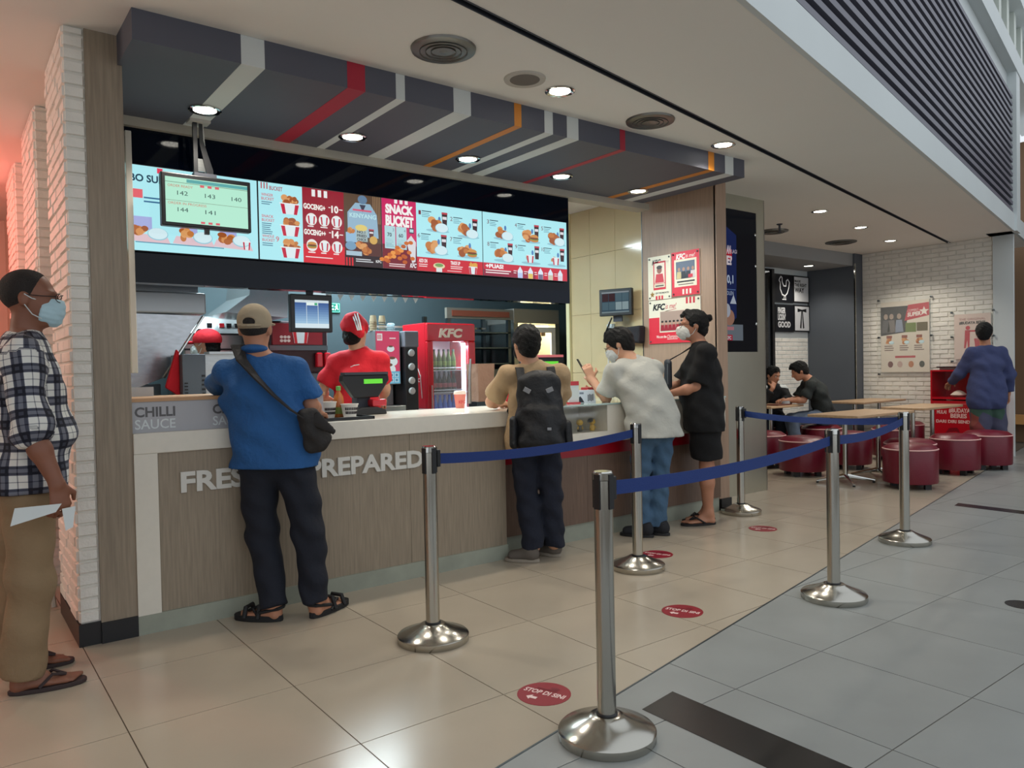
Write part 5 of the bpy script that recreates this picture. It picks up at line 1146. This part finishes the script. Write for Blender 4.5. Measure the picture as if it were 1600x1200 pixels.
        A.build('shirt', shirt, T, org, uv=True)
    if pants and not nolegs:
        kw = dict(top=.1, th=.092, kn=.072, an=.070, end=1., fold=(.0034, 26)); kw.update(pants_kw); A = SDF(h*1.15)
        A.seg(J['pe']+nrm(J['wa']-J['pe'])*.06, J['pe']-ZUP*.05, (w*.90, d*.88), (w*.92, d*.92), .04, u=uh)
        for s_ in 'lr':
            hp_, kn, an = J['h'+s_], J['k'+s_], J['a'+s_]; A.seg(hp_+ZUP*.02, kn if kw['end'] > .5 else hp_+(kn-hp_)*kw['end']*2, kw['th'], kw['kn'] if kw['end'] > .5 else kw['th']*1.05, .018, f1=kw['end'] <= .5)
            if kw['end'] > .5: A.seg(kn, kn+(an-kn)*(kw['end']-.5)*2, kw['kn'], kw['an'], .018, f1=True)
        A.fold = kw['fold']; A.build('shorts' if kw['end'] <= .5 else 'trousers', pants, T, org)
    if not nolegs and foot:
        for s_ in 'lr':
            hl_, tl_ = feet[s_]; hv, tv = V(*hl_, 0), V(*tl_, 0); dv = nrm(tv-hv); nn = np.cross(ZUP, dv); L = np.linalg.norm(tv-hv)
            if foot == 'shoe':
                A = SDF(h); A.seg(hv+dv*.045+ZUP*.05, tv-dv*.05+ZUP*.036, (.043, .046), (.050, .034), .03, u=nn); A.seg(hv+dv*.05+ZUP*.06, hv+dv*.06+ZUP*.10, .046, .043, .03, f1=True); A.cut((0, 0, .018), (0, 0, -1)); A.build('shoe', footm, T, org)
                outline_sole(hv[:2], tv[:2], .046, 0.001, .022, 'sole', mat('shoe_sole', (150, 140, 126), .7) if footm.name != 'dark_shoe' else black_plastic, T, org)
            else:
                z1 = .018 if foot == 'flipflop' else .03
                sd = outline_sole(hv[:2], tv[:2]+(dv*.012)[:2], .048, .001, z1, 'sandal', footm, T, org)
                a = tv-dv*.075+ZUP*.052; 
                for q in (-1, 1): MB().tube([tv-dv*.055+ZUP*.045-org, tv-dv*.10+nn*q*.028+ZUP*.062-org, hv+dv*.10+nn*q*.046+ZUP*.022-org], .007, 6).build('strap', footm, T)
                if foot == 'sandal':
                    for c_ in (.06, .135): MB().tube([tv-dv*c_-nn*.050+ZUP*.02-org, tv-dv*c_-nn*.03+ZUP*(.06+.15*c_)-org, tv-dv*c_+nn*.03+ZUP*(.06+.15*c_)-org, tv-dv*c_+nn*.050+ZUP*.02-org], .012, 6).build('strap', footm, T)
                    MB().tube([hv+dv*.10-nn*.046+ZUP*.05-org, hv+dv*.0-nn*.03+ZUP*.07-org, hv-dv*.01+ZUP*.072-org, hv+nn*.03+ZUP*.07-org, hv+dv*.10+nn*.046+ZUP*.05-org], .009, 6).build('heel_strap', footm, T)
    return T, H, R, org
def mask(T, H, R, org, m, hs=1., cone=False):
    A = SDF(.005); A.ell(H(0, .050, -.050), (.061*hs, .070*hs, .058*hs), .02, R); A.seg(H(0, .095, -.02), H(0, .085, -.09), .026*hs, .022*hs, .03)
    if cone: A.ell(H(0, .10, -.045), (.030*hs, .036*hs, .036*hs), .03, R)
    A.cut(H(0, .044, -.05), R@nrm(V(0, -1, .3))); A.cut(H(0, .1, -.004), R@nrm(V(0, .15, 1)))
    A.fold = (.0012, 150); A.build('mask', m, T, org)
    for sx in (-1, 1):
        for z0, z1 in ((-.012, .012), (-.085, -.03)):
            MB().tube([H(sx*.052, .048, z0)-org, H(sx*.073, .02, z0*.7+z1*.3)-org, H(sx*.084, -.004, z1)-org], .0022, 5).build('ear_loop', soft_white, T)
def glasses(T, H, org):
    for sx in (-1, 1):
        MB().tube([H(sx*(.033+.024*math.cos(a)), .112-.012*abs(math.cos(a)), .0+.018*math.sin(a))-org for a in [i*PI/6 for i in range(13)]], .0018, 5).build('spectacle_rim', black_plastic, T)
        MB().tube([H(sx*.057, .10, .004)-org, H(sx*.072, .05, .006)-org, H(sx*.082, -.005, .010)-org], .0018, 5).build('spectacle_arm', black_plastic, T)
    MB().tube([H(-.009, .112, .004)-org, H(.009, .112, .004)-org], .0018, 5).build('spectacle_bridge', black_plastic, T)
Fd = V(.605, .796, 0); Rd = V(.796, -.605, 0)
# --- plaid shirt at the pilaster
J1 = dict(head=(.307, 3.649, 1.580), nk=(.285, 3.660, 1.425), ch=(.285, 3.662, 1.22), wa=(.305, 3.658, 1.02), pe=(.285, 3.666, .90), sl=(.27, 3.845, 1.345), sr=(.262, 3.475, 1.345), el=(.25, 3.90, 1.06), er=(.275, 3.40, 1.05), wl=(.36, 3.86, .85), wr=(.352, 3.365, .845),
          hl=(.275, 3.755, .85), hr=(.28, 3.575, .85), kl=(.255, 3.80, .45), kr=(.27, 3.57, .45), al=(.235, 3.835, .085), ar=(.235, 3.575, .085))
khaki = mat('khaki_cotton', (134, 112, 84), .9, vary=(6, .08), bump=(26, .35))
T, H, R, org = person('person in blue plaid shirt and blue face mask holding paper by the brick pilaster', J1, -.1, skin_a, plaid_mat(), khaki, 'flipflop', mat('flipflop_dark', (52, 38, 38), .7), 'crop', hyaw=-.28, w=.185, d=.125, belly=.012, h=.0075,
    feet={'l': ((.185, 3.865), (.425, 3.82)), 'r': ((.19, 3.575), (.435, 3.545))}, hands={'r': dict(d=V(.12, -.02, -1), pn=V(-.3, .9, 0), curl=.55), 'l': dict(d=V(.1, 0, -1), pn=V(-.3, -.9, 0), curl=.4)},
    shirt_kw=dict(sleeve=1.18, hem=.80, sr=.068, se=.078, fold=(.0052, 26)), pants_kw=dict(th=.098, kn=.082, an=.080, end=1.03, fold=(.0055, 22)))
mask(T, H, R, org, mat('mask_blue', (176, 206, 216), .8)); glasses(T, H, org)
pp = thing('paper_slip', 'white paper slip held in the hand of the plaid shirted person', 'paper', (.36, 3.33, .70))
MB().add([(-.165, -.005, .01), (-.02, -.01, .045), (.0, -.01, .075), (-.15, -.005, .075), (-.165, -.003, .01), (-.02, -.008, .045), (.0, -.008, .075), (-.15, -.003, .075)], [(0, 1, 2, 3), (7, 6, 5, 4), (0, 4, 5, 1), (1, 5, 6, 2), (2, 6, 7, 3), (3, 7, 4, 0)]).build('sheet', soft_white, pp)
MB().add([(.01, -.01, -.03), (.035, -.01, -.02), (.045, -.012, .06), (.0, -.012, .055), (.01, -.008, -.03), (.035, -.008, -.02), (.045, -.010, .06), (.0, -.010, .055)], [(0, 1, 2, 3), (7, 6, 5, 4), (0, 4, 5, 1), (1, 5, 6, 2), (2, 6, 7, 3), (3, 7, 4, 0)]).build('fold', soft_white, pp)
# --- blue polo
J2 = dict(head=(1.300, 3.875, 1.487), nk=(1.305, 3.860, 1.345), ch=(1.322, 3.858, 1.16), wa=(1.350, 3.845, .99), pe=(1.372, 3.838, .86), sl=(1.175, 3.965, 1.262), sr=(1.468, 3.752, 1.265), el=(1.215, 4.225, 1.190), er=(1.545, 3.77, 1.085), wl=(1.375, 4.39, 1.180), wr=(1.655, 3.955, 1.035),
          hl=(1.300, 3.895, .81), hr=(1.445, 3.785, .81), kl=(1.312, 3.885, .43), kr=(1.505, 3.740, .43), al=(1.325, 3.775, .09), ar=(1.51, 3.695, .09))
polo = mat('blue_polo', (34, 88, 146), .85, vary=(5, .08), bump=(24, .6)); track = mat('navy_track_cloth', (16, 21, 34), .85, bump=(20, .3))
T, H, R, org = person('person in blue polo shirt and beige cap leaning on the sauce box', J2, .92, skin_b, polo, track, 'sandal', mat('black_sandal', (20, 20, 22), .7), 'crop', hyaw=.95, w=.192, d=.128, h=.0075, belly=.008,
    feet={'l': ((1.35, 3.743), (1.194, 3.925)), 'r': ((1.481, 3.672), (1.715, 3.795))}, hands={'r': dict(d=V(.35, .5, -.12), curl=.3), 'l': dict(d=V(.7, .6, -.05), curl=.3)}, shirt_kw=dict(sleeve=.78, hem=.775, se=.076, sr=.062, fold=(.0055, 24)), pants_kw=dict(th=.104, kn=.082, an=.066, end=1.02, fold=(.005, 30)))
A = SDF(.006); A.ell(H(0, -.012, .036), (.084, .106, .092), .02, R); A.ell(H(0, -.128, .028), (.034, .050, .022), .01, R, neg=True); A.cut(H(0, 0, .004), R@nrm(V(0, .10, -1))); A.build('cap', mat('beige_cap', (164, 150, 126), .85, bump=(30, .2)), T, org)
MB().tube([H(-.055, -.093, .012)-org, H(-.03, -.112, .010)-org, H(0, -.119, .009)-org, H(.03, -.112, .010)-org, H(.055, -.093, .012)-org], .008, 6).build('cap_strap', mat('beige_cap', (164, 150, 126), .85), T)
A = SDF(.006); A.ell(H(0, .13, .028), (.066, .07, .010), .01, R); A.build('cap_brim', mat('beige_cap', (164, 150, 126), .85), T, org)
A = SDF(.007); A.ell(H(0, -.03, -.105), (.068, .074, .026), .01, R); A.build('collar', polo, T, org)
c0 = V(1.305, 3.860, 0)
def pl(a, b, z): return c0+Rd*a+Fd*b+ZUP*z
sg = thing('shoulder_bag', 'dark shoulder bag slung across the blue polo shirt', 'bag', tuple(pl(.30, -.06, .86))); o_ = pl(.30, -.06, .86)
A = SDF(.008); A.seg(pl(.27, -.09, 1.04), pl(.315, -.05, .90), (.058, .040), (.072, .045), .03, u=Rd*.8+Fd*.6); A.fold = (.003, 40); bagm = mat('dark_brown_bag', (34, 31, 30), .75, bump=(24, .4)); A.build('pouch', bagm, sg, o_)
A = SDF(.008); A.seg(pl(.30, -.10, 1.03), pl(.40, -.09, .955), (.045, .010), (.016, .008), .01, u=ZUP); A.build('flap', bagm, sg, o_)
st = [pl(-.06, .10, 1.30), pl(-.085, .03, 1.405), pl(-.085, -.06, 1.40), pl(-.04, -.125, 1.325), pl(.04, -.150, 1.235), pl(.12, -.150, 1.15), pl(.20, -.140, 1.075), pl(.26, -.12, 1.03)]
MB().tube([p-o_ for p in st], .02, 4, flat=(.030, .004)).build('strap', bagm, sg)
# --- backpack wearer
dy = V(0, -.06, 0)
J3 = dict(head=(3.07, 3.938, 1.415), nk=(3.103, 3.905, 1.275), ch=(3.107, 3.905, 1.09), wa=(3.104, 3.905, .93), pe=(3.105, 3.905, .82), sl=(2.965, 4.005, 1.215), sr=(3.245, 3.810, 1.215), el=(2.965, 4.19, 1.035), er=(3.40, 3.98, 1.03), wl=(3.135, 4.32, 1.02), wr=(3.44, 4.19, 1.02),
          hl=(3.04, 3.955, .78), hr=(3.175, 3.86, .78), kl=(3.055, 3.935, .42), kr=(3.19, 3.855, .42), al=(3.06, 3.88, .09), ar=(3.215, 3.86, .09))
J3 = {k_: V(*v_)+dy for k_, v_ in J3.items()}
T, H, R, org = person('person in tan shirt wearing a black backpack at the counter', J3, .92, skin_c, mat('tan_cotton', (180, 152, 116), .9, bump=(24, .4)), mat('indigo_denim', (22, 27, 42), .9, bump=(30, .3)), 'shoe', mat('grey_sneaker', (96, 88, 80), .8), 'full', hyaw=1.35, w=.160, d=.10, h=.0085,
    feet={'l': ((3.06, 3.775), (2.93, 3.955)), 'r': ((3.25, 3.78), (3.21, 3.99))}, hands={'l': dict(d=V(.6, .5, -.1)), 'r': dict(d=V(-.3, .8, -.1))}, shirt_kw=dict(sleeve=.80, hem=.72, se=.078), pants_kw=dict(th=.092, kn=.076, an=.072, end=1.02, fold=(.005, 34)))
A = SDF(.005); A.ell(H(0, .06, -.055), (.06, .055, .05), .02, R); A.cut(H(0, .05, 0), R@V(0, -1, 0)); A.build('mask', mat('mask_black', (24, 24, 28), .8), T, org)
c0 = J3['nk']*V(1, 1, 0)
bp = thing('backpack', 'black fabric backpack worn over the tan shirt', 'backpack', tuple(pl(.08, -.24, .72))); o_ = pl(.08, -.24, .72); blk = mat('black_nylon', (15, 16, 20), .6, bump=(30, .35))
ub = nrm(Rd-Fd*.1)
A = SDF(.009); A.seg(pl(.035, -.215, .80), pl(.025, -.20, 1.17), (.17, .095), (.135, .075), .03, u=ub); A.seg(pl(.04, -.30, .80), pl(.04, -.28, .98), (.125, .05), (.11, .045), .03, u=ub); A.fold = (.003, 30); A.build('pack', blk, bp, o_)
A = SDF(.008); A.seg(pl(-.135, -.22, .78), pl(-.135, -.21, .93), (.03, .055), (.028, .05), .02, u=ub); A.build('side_pocket', blk, bp, o_); A = SDF(.008); A.seg(pl(.205, -.22, .78), pl(.20, -.21, .90), (.03, .055), (.028, .05), .02, u=ub); A.build('side_pocket', blk, bp, o_)
for s_ in (-1, 1):
    MB().tube([p-o_ for p in (pl(s_*.10+.02, -.14, 1.17), pl(s_*.10+.01, -.075, 1.255), pl(s_*.105, .0, 1.265), pl(s_*.11, .075, 1.20), pl(s_*.13, .10, 1.08))], .02, 4, flat=(.026, .007)).build('shoulder_strap', blk, bp)
    MB().tube([p-o_ for p in (pl(s_*.13, .09, 1.06), pl(s_*.168, .02, .98), pl(s_*.12+.03, -.13, .83))], .02, 4, flat=(.012, .004)).build('lower_strap', blk, bp)
for q in (-.02, .12): MB().box(-.022, .022, -.004, .004, -.014, .014).build('reflector', mat('reflector_grey', (150, 152, 156), .3), bp, loc=tuple(pl(q-.03, -.285, 1.12)-o_), rot=(.35, .5 if q < 0 else -.4, -.65))
MB().box(-.012, .012, -.004, .004, -.008, .008).build('logo_patch', mat('reflector_grey', (150, 152, 156), .3), bp, loc=tuple(pl(.08, -.362, .885)-o_), rot=(0, 0, -.65))
# --- grey tee leaning on counter
J4 = dict(head=(4.135, 4.12, 1.425), nk=(4.185, 4.035, 1.305), ch=(4.190, 3.965, 1.14), wa=(4.200, 3.885, .96), pe=(4.205, 3.845, .835), sl=(3.985, 4.035, 1.215), sr=(4.370, 3.985, 1.225), el=(3.995, 4.125, 1.022), er=(4.43, 4.20, 1.03), wl=(3.985, 4.27, 1.165), wr=(4.15, 4.37, 1.09),
          hl=(4.13, 3.875, .78), hr=(4.275, 3.825, .78), kl=(4.125, 3.915, .42), kr=(4.275, 3.855, .42), al=(4.125, 3.90, .09), ar=(4.235, 3.855, .09))
J4 = {k_: V(*v_)+V(0, -.04, 0) for k_, v_ in J4.items()}
T, H, R, org = person('person in pale grey tee and jeans bent over a phone at the counter', J4, 1.62, skin_c, mat('grey_jersey', (176, 176, 168), .9, bump=(18, .4)), mat('blue_denim', (62, 90, 116), .9, vary=(10, .12), bump=(30, .35)), 'shoe', mat('dark_shoe', (22, 24, 30), .8), 'full', hyaw=2.15, hp=.42, w=.205, d=.128, h=.0085,
    feet={'l': ((4.13, 3.76), (4.02, 3.98)), 'r': ((4.26, 3.72), (4.17, 3.945))}, hands={'l': dict(d=V(-.1, .35, .9), pn=V(.5, .8, .1), curl=.55), 'r': dict(d=V(-.7, -.1, .6), pn=V(-.3, .4, .6), curl=.55)}, shirt_kw=dict(sleeve=.78, hem=.735, se=.080, sr=.068, fold=(.0055, 26)), pants_kw=dict(th=.094, kn=.070, an=.070, end=1.04, fold=(.005, 34)))
glasses(T, H, org); mask(T, H, R, org, soft_white)
tag(B(-.036, .036, -.004, .004, -.075, .075).build('mobile_phone', black_plastic, loc=(3.985, 4.335, 1.255), rot=(-.5, 0, .7), bevel=.003), 'black phone held by the grey shirted person', 'phone')
# --- black tee, shorts, white mask
J5 = dict(head=(4.775, 3.905, 1.570), nk=(4.812, 3.872, 1.415), ch=(4.815, 3.872, 1.22), wa=(4.815, 3.872, 1.03), pe=(4.825, 3.868, .92), sl=(4.700, 3.725, 1.345), sr=(4.945, 4.000, 1.345), el=(4.665, 3.795, 1.085), er=(4.88, 4.12, 1.10), wl=(4.565, 3.985, 1.035), wr=(4.70, 4.17, 1.055),
          hl=(4.765, 3.80, .87), hr=(4.895, 3.925, .87), kl=(4.78, 3.80, .46), kr=(4.925, 3.915, .46), al=(4.825, 3.83, .09), ar=(4.955, 3.935, .09))
J5 = {k_: V(*v_)+V(-.03, -.045, 0) for k_, v_ in J5.items()}
T, H, R, org = person('person in black tee and black shorts wearing a white mask beside the pillar', J5, 2.42, skin_b, mat('black_jersey', (7, 7, 9), .9, bump=(16, .3)), mat('black_shorts', (6, 6, 8), .9, bump=(14, .3)), 'flipflop', mat('black_flipflop', (24, 18, 18), .7), 'short', hyaw=2.42, w=.195, d=.140, belly=.02, h=.0085,
    feet={'l': ((4.84, 3.755), (4.61, 3.88)), 'r': ((4.97, 3.86), (4.74, 3.975))}, hands={'l': dict(d=V(-.35, .6, -.3), curl=.4)}, shirt_kw=dict(sleeve=.86, hem=.74, se=.086, sr=.072), pants_kw=dict(th=.118, kn=.12, end=.42))
mask(T, H, R, org, mat('mask_white', (222, 222, 214), .8), cone=True); glasses(T, H, org)
A = SDF(.006); A.ell(H(0, -.115, .055), (.028, .034, .03), .01, R); A.fold = (.0015, 120); A.build('hair_tuft', hair_m, T, org)
slb = thing('sling_bag', 'dark grey sling bag held against the black tee', 'bag', (4.62, 4.03, 1.05))
A = SDF(.007); A.seg((4.63, 4.03, 1.10), (4.62, 4.02, 1.28), (.075, .03), (.07, .028), .02, u=V(.6, .75, 0)); A.build('pouch', mat('slate_nylon', (44, 50, 58), .6), slb, (4.62, 4.03, 1.05)); MB().tube([(.0, .0, .24), (.1, -.06, .30), (.13, -.16, .36)], .01, 4, flat=(.016, .004)).build('strap', blk, slb)
MB().tube([(-.045, -.045, .06), (-.05, -.05, .22)], .004, 6).build('zip', mat('zip_grey', (120, 126, 130), .4), slb)
# --- cashier
J6 = dict(head=(2.395, 5.000, 1.535), nk=(2.415, 4.985, 1.405), ch=(2.407, 4.992, 1.21), wa=(2.395, 5.002, 1.05), pe=(2.385, 5.01, .92), sl=(2.282, 5.078, 1.330), sr=(2.532, 4.900, 1.330), el=(2.185, 5.13, 1.125), er=(2.585, 4.93, 1.13), wl=(2.30, 5.34, 1.07), wr=(2.68, 5.15, 1.05), hl=(2.32, 5.06, .87), hr=(2.45, 4.96, .87), kl=(2.32, 5.06, .46), kr=(2.45, 4.96, .46), al=(2.32, 5.05, .09), ar=(2.45, 4.95, .09))
T, H, R, org = person('person in red polo and red striped cap facing the kitchen', J6, .92, skin_c, red_cloth, track, 'shoe', mat('dark_shoe', (22, 24, 30), .8), 'under', hyaw=.62, w=.148, d=.10, h=.010, feet={'l': ((2.27, 4.99), (2.43, 5.2)), 'r': ((2.40, 4.89), (2.56, 5.10))}, shirt_kw=dict(sleeve=.80, hem=.80, se=.070))
A = SDF(.007); A.ell(H(0, -.01, .045), (.094, .112, .092), .03, R); A.seg(H(.02, -.06, .09), H(.10, -.10, -.01), .06, .030, .03); A.cut(H(0, 0, -.025), R@nrm(V(-.25, .45, -1))); A.fold = (.003, 40); A.build('cap', red_cloth, T, org)
for q in (-.022, 0, .022): MB().tube([H(.012+q, -.02, .139)-org, H(.045+q, -.085, .128)-org, H(.088+q*.8, -.128, .075)-org, H(.112+q*.6, -.140, .01)-org], .0055, 5).build('cap_stripe', soft_white, T)
MB().tube([H(.02, -.115, -.175)-org+V(0, 0, -.07), H(.05, -.122, -.165)-org+V(0, 0, -.07), H(.09, -.118, -.16)-org+V(0, 0, -.07)], .003, 5).build('back_print', soft_white, T)
# --- kitchen worker
J7 = dict(head=(1.672, 6.141, 1.490), nk=(1.70, 6.12, 1.36), ch=(1.713, 6.11, 1.19), wa=(1.718, 6.106, 1.03), pe=(1.718, 6.106, .90), sl=(1.60, 6.00, 1.30), sr=(1.80, 6.24, 1.30), el=(1.56, 6.02, 1.06), er=(1.74, 6.33, 1.06), wl=(1.42, 6.16, 1.0), wr=(1.55, 6.36, 1.0), hl=(1.66, 6.04, .85), hr=(1.78, 6.17, .85), kl=(1.66, 6.04, .45), kr=(1.78, 6.17, .45), al=(1.67, 6.04, .09), ar=(1.79, 6.17, .09))
T, H, R, org = person('person in white uniform and red cap by the steel fryers', J7, 2.42, skin_b, mat('white_uniform', (196, 200, 200), .9), track, 'shoe', mat('dark_shoe', (22, 24, 30), .8), 'under', hyaw=2.42, w=.16, d=.105, h=.012, hs=.98, feet={'l': ((1.74, 5.98), (1.56, 6.14)), 'r': ((1.86, 6.11), (1.68, 6.27))})
A = SDF(.008); A.ell(H(0, -.012, .04), (.092, .112, .088), .02, R); A.cut(H(0, 0, .012), R@nrm(V(0, 0, -1))); A.build('cap', red_cloth, T, org); A = SDF(.007); A.ell(H(0, .135, .018), (.062, .06, .012), .01, R); A.build('cap_brim', red_cloth, T, org)
mask(T, H, R, org, soft_white)
MB().tube([V(*J7['nk'])+V(-.1, -.02, -.02)-org, V(*J7['nk'])+V(0, -.09, -.01)-org, V(*J7['nk'])+V(.1, -.02, -.03)-org], .012, 6).build('apron_strap', red_cloth, T)
# --- person tidying at the far wall
J10 = dict(head=(10.03, 3.78, 1.495), nk=(10.05, 3.765, 1.335), ch=(10.05, 3.765, 1.14), wa=(10.05, 3.765, .98), pe=(10.05, 3.765, .87), sl=(9.91, 3.87, 1.265), sr=(10.19, 3.655, 1.265), el=(9.95, 4.02, 1.04), er=(10.29, 3.61, 1.01), wl=(10.12, 4.19, .93), wr=(10.36, 3.64, .79), hl=(9.98, 3.81, .82), hr=(10.12, 3.71, .82), kl=(9.99, 3.81, .44), kr=(10.16, 3.70, .44), al=(10.0, 3.80, .09), ar=(10.20, 3.68, .09))
J10 = {k_: V(*v_)*V(1, 1, 1.055) for k_, v_ in J10.items()}
T, H, R, org = person('person in blue jacket and patterned trousers at the tidy station', J10, .92, skin_b, mat('blue_jacket', (58, 66, 104), .9, bump=(18, .4)), batik_mat(), 'shoe', mat('grey_sneaker', (96, 88, 80), .8), 'full', hyaw=.35, w=.185, d=.12, h=.011, feet={'l': ((9.96, 3.73), (10.10, 3.93)), 'r': ((10.14, 3.61), (10.32, 3.77))}, shirt_kw=dict(sleeve=1.85, hem=.66, se=.080, sr=.07), pants_kw=dict(th=.115, kn=.11, an=.105, end=.98), hands={'l': dict(d=V(.4, .4, -.2)), 'r': dict(d=V(.1, .0, -1), pn=V(-.5, .8, 0))})
mask(T, H, R, org, soft_white)
# --- two diners
J9 = dict(head=(8.985, 5.585, 1.155), nk=(9.10, 5.50, 1.045), ch=(9.18, 5.455, .885), wa=(9.24, 5.42, .71), pe=(9.25, 5.41, .57), sl=(8.955, 5.40, .965), sr=(9.195, 5.62, .965), el=(8.895, 5.475, .775), er=(9.085, 5.69, .77), wl=(8.80, 5.60, .775), wr=(8.93, 5.72, .775), hl=(9.19, 5.355, .545), hr=(9.30, 5.475, .545), kl=(8.86, 5.60, .52), kr=(8.97, 5.71, .52), al=(8.90, 5.57, .09), ar=(9.02, 5.67, .09))
T, H, R, org = person('person in dark tee and jeans seated on a stool leaning over the table', J9, 2.47, skin_b, mat('charcoal_jersey', (38, 43, 42), .9, bump=(18, .4)), mat('grey_denim', (92, 104, 122), .9, bump=(30, .3)), 'shoe', mat('dark_shoe', (22, 24, 30), .8), 'full', hyaw=2.35, hp=.45, w=.18, d=.115, h=.011, feet={'l': ((8.94, 5.53), (8.74, 5.68)), 'r': ((9.06, 5.63), (8.86, 5.78))}, shirt_kw=dict(sleeve=.8, hem=.5, se=.076), pants_kw=dict(th=.095, kn=.075, an=.065))
tag(SDF(.01).seg((9.345, 5.33, .60), (9.30, 5.36, .70), (.09, .045), (.07, .04), .03, u=V(.7, .7, 0)).build('waist_bag', blk, None, (0, 0, 0)), 'black waist bag on the back of the seated diner', 'bag')
J8 = dict(head=(9.02, 6.00, 1.10), nk=(9.07, 6.04, .965), ch=(9.11, 6.09, .83), wa=(9.15, 6.13, .69), pe=(9.17, 6.15, .56), sl=(9.185, 5.945, .885), sr=(8.915, 6.125, .885), el=(9.12, 5.84, .765), er=(8.83, 6.02, .765), wl=(8.93, 5.80, .77), wr=(8.86, 5.90, .93), hl=(9.22, 6.08, .53), hr=(9.08, 6.19, .53), kl=(8.96, 5.84, .50), kr=(8.82, 5.95, .50), al=(8.97, 5.88, .09), ar=(8.84, 5.98, .09))
T, H, R, org = person('person in black jacket with white shoulders eating at the table', J8, -2.2, skin_b, mat('black_jacket', (16, 17, 22), .85, bump=(18, .4)), track, 'shoe', mat('dark_shoe', (22, 24, 30), .8), 'short', hyaw=-1.75, hp=.30, w=.17, d=.11, h=.011, face=True, feet={'l': ((9.0, 5.93), (8.86, 5.74)), 'r': ((8.87, 6.03), (8.73, 5.84))}, shirt_kw=dict(sleeve=1.8, hem=.5, se=.07), hands={'r': dict(d=V(.5, .15, .6), pn=V(.4, .6, 0), curl=.5)})
for s_ in ('sl', 'sr'):
    p = V(*J8[s_]); n_ = V(*J8['nk']); A = SDF(.009); A.seg(n_*.75+p*.25-ZUP*.02, p+V(0, 0, .02), .055, .058, .02); A.cut(p+ZUP*.012, (0, 0, -1)); A.build('shoulder_panel', soft_white, T, org)
t = thing('round_stool', 'round burgundy vinyl stool hidden under the diner in the black jacket', 'stool', (9.17, 6.15, 0), .3, 'burgundy vinyl stools with pale piping')
link('body', st_body, t); link('cushion', st_top, t); link('piping', st_pipe, t)
for k in range(4): link('leg', st_leg, t, (.17*math.cos(k*PI/2+.785), .17*math.sin(k*PI/2+.785), 0))
# parts that belong to a part
SUBPARTS = {'drinks_fridge': [('door_glass', 'door_frame'), ('handle', 'door_frame'), ('letter', 'door_frame'), ('shelf_rail', 'shelf')], 'tidy_station': [('lettering', 'door')], 'queue_post': [('belt_head', 'belt')],
            'person': [('cap_strap', 'cap'), ('cap_brim', 'cap'), ('cap_stripe', 'cap'), ('ear_loop', 'mask'), ('collar', 'shirt'), ('back_print', 'shirt'), ('shoulder_panel', 'shirt'), ('spectacle_arm', 'spectacle_rim'), ('hair_tuft', 'hair')],
            'coffee_machine': [('front_print', 'head')], 'till_terminal': [('customer_display', 'display_back'), ('label_strip', 'display_back')], 'backpack': [('reflector', 'pack'), ('logo_patch', 'pack'), ('side_pocket', 'pack')],
            'menu_screen': [('display', 'housing')], 'order_monitor': [('display', 'housing'), ('sensor', 'housing')], 'kitchen_monitor': [('display', 'housing')], 'wall_monitor': [('display', 'housing')], 'dining_table': [('glide', 'foot')], 'pressure_fryer': [('button', 'control_panel')], 'sauce_station': [('lettering', 'body')]}
for o in list(bpy.data.objects):
    base = o.name.split('.')[0]
    if o.parent is None and base in SUBPARTS:
        for child, owner in SUBPARTS[base]:
            own = [c for c in o.children if c.name.split('.')[0] == owner]
            if not own: continue
            for k, c in enumerate([c for c in o.children if c.name.split('.')[0] == child]):
                if own[k % len(own)].location.length < 1e-6: c.parent = own[k % len(own)]
bpy.context.view_layer.update()
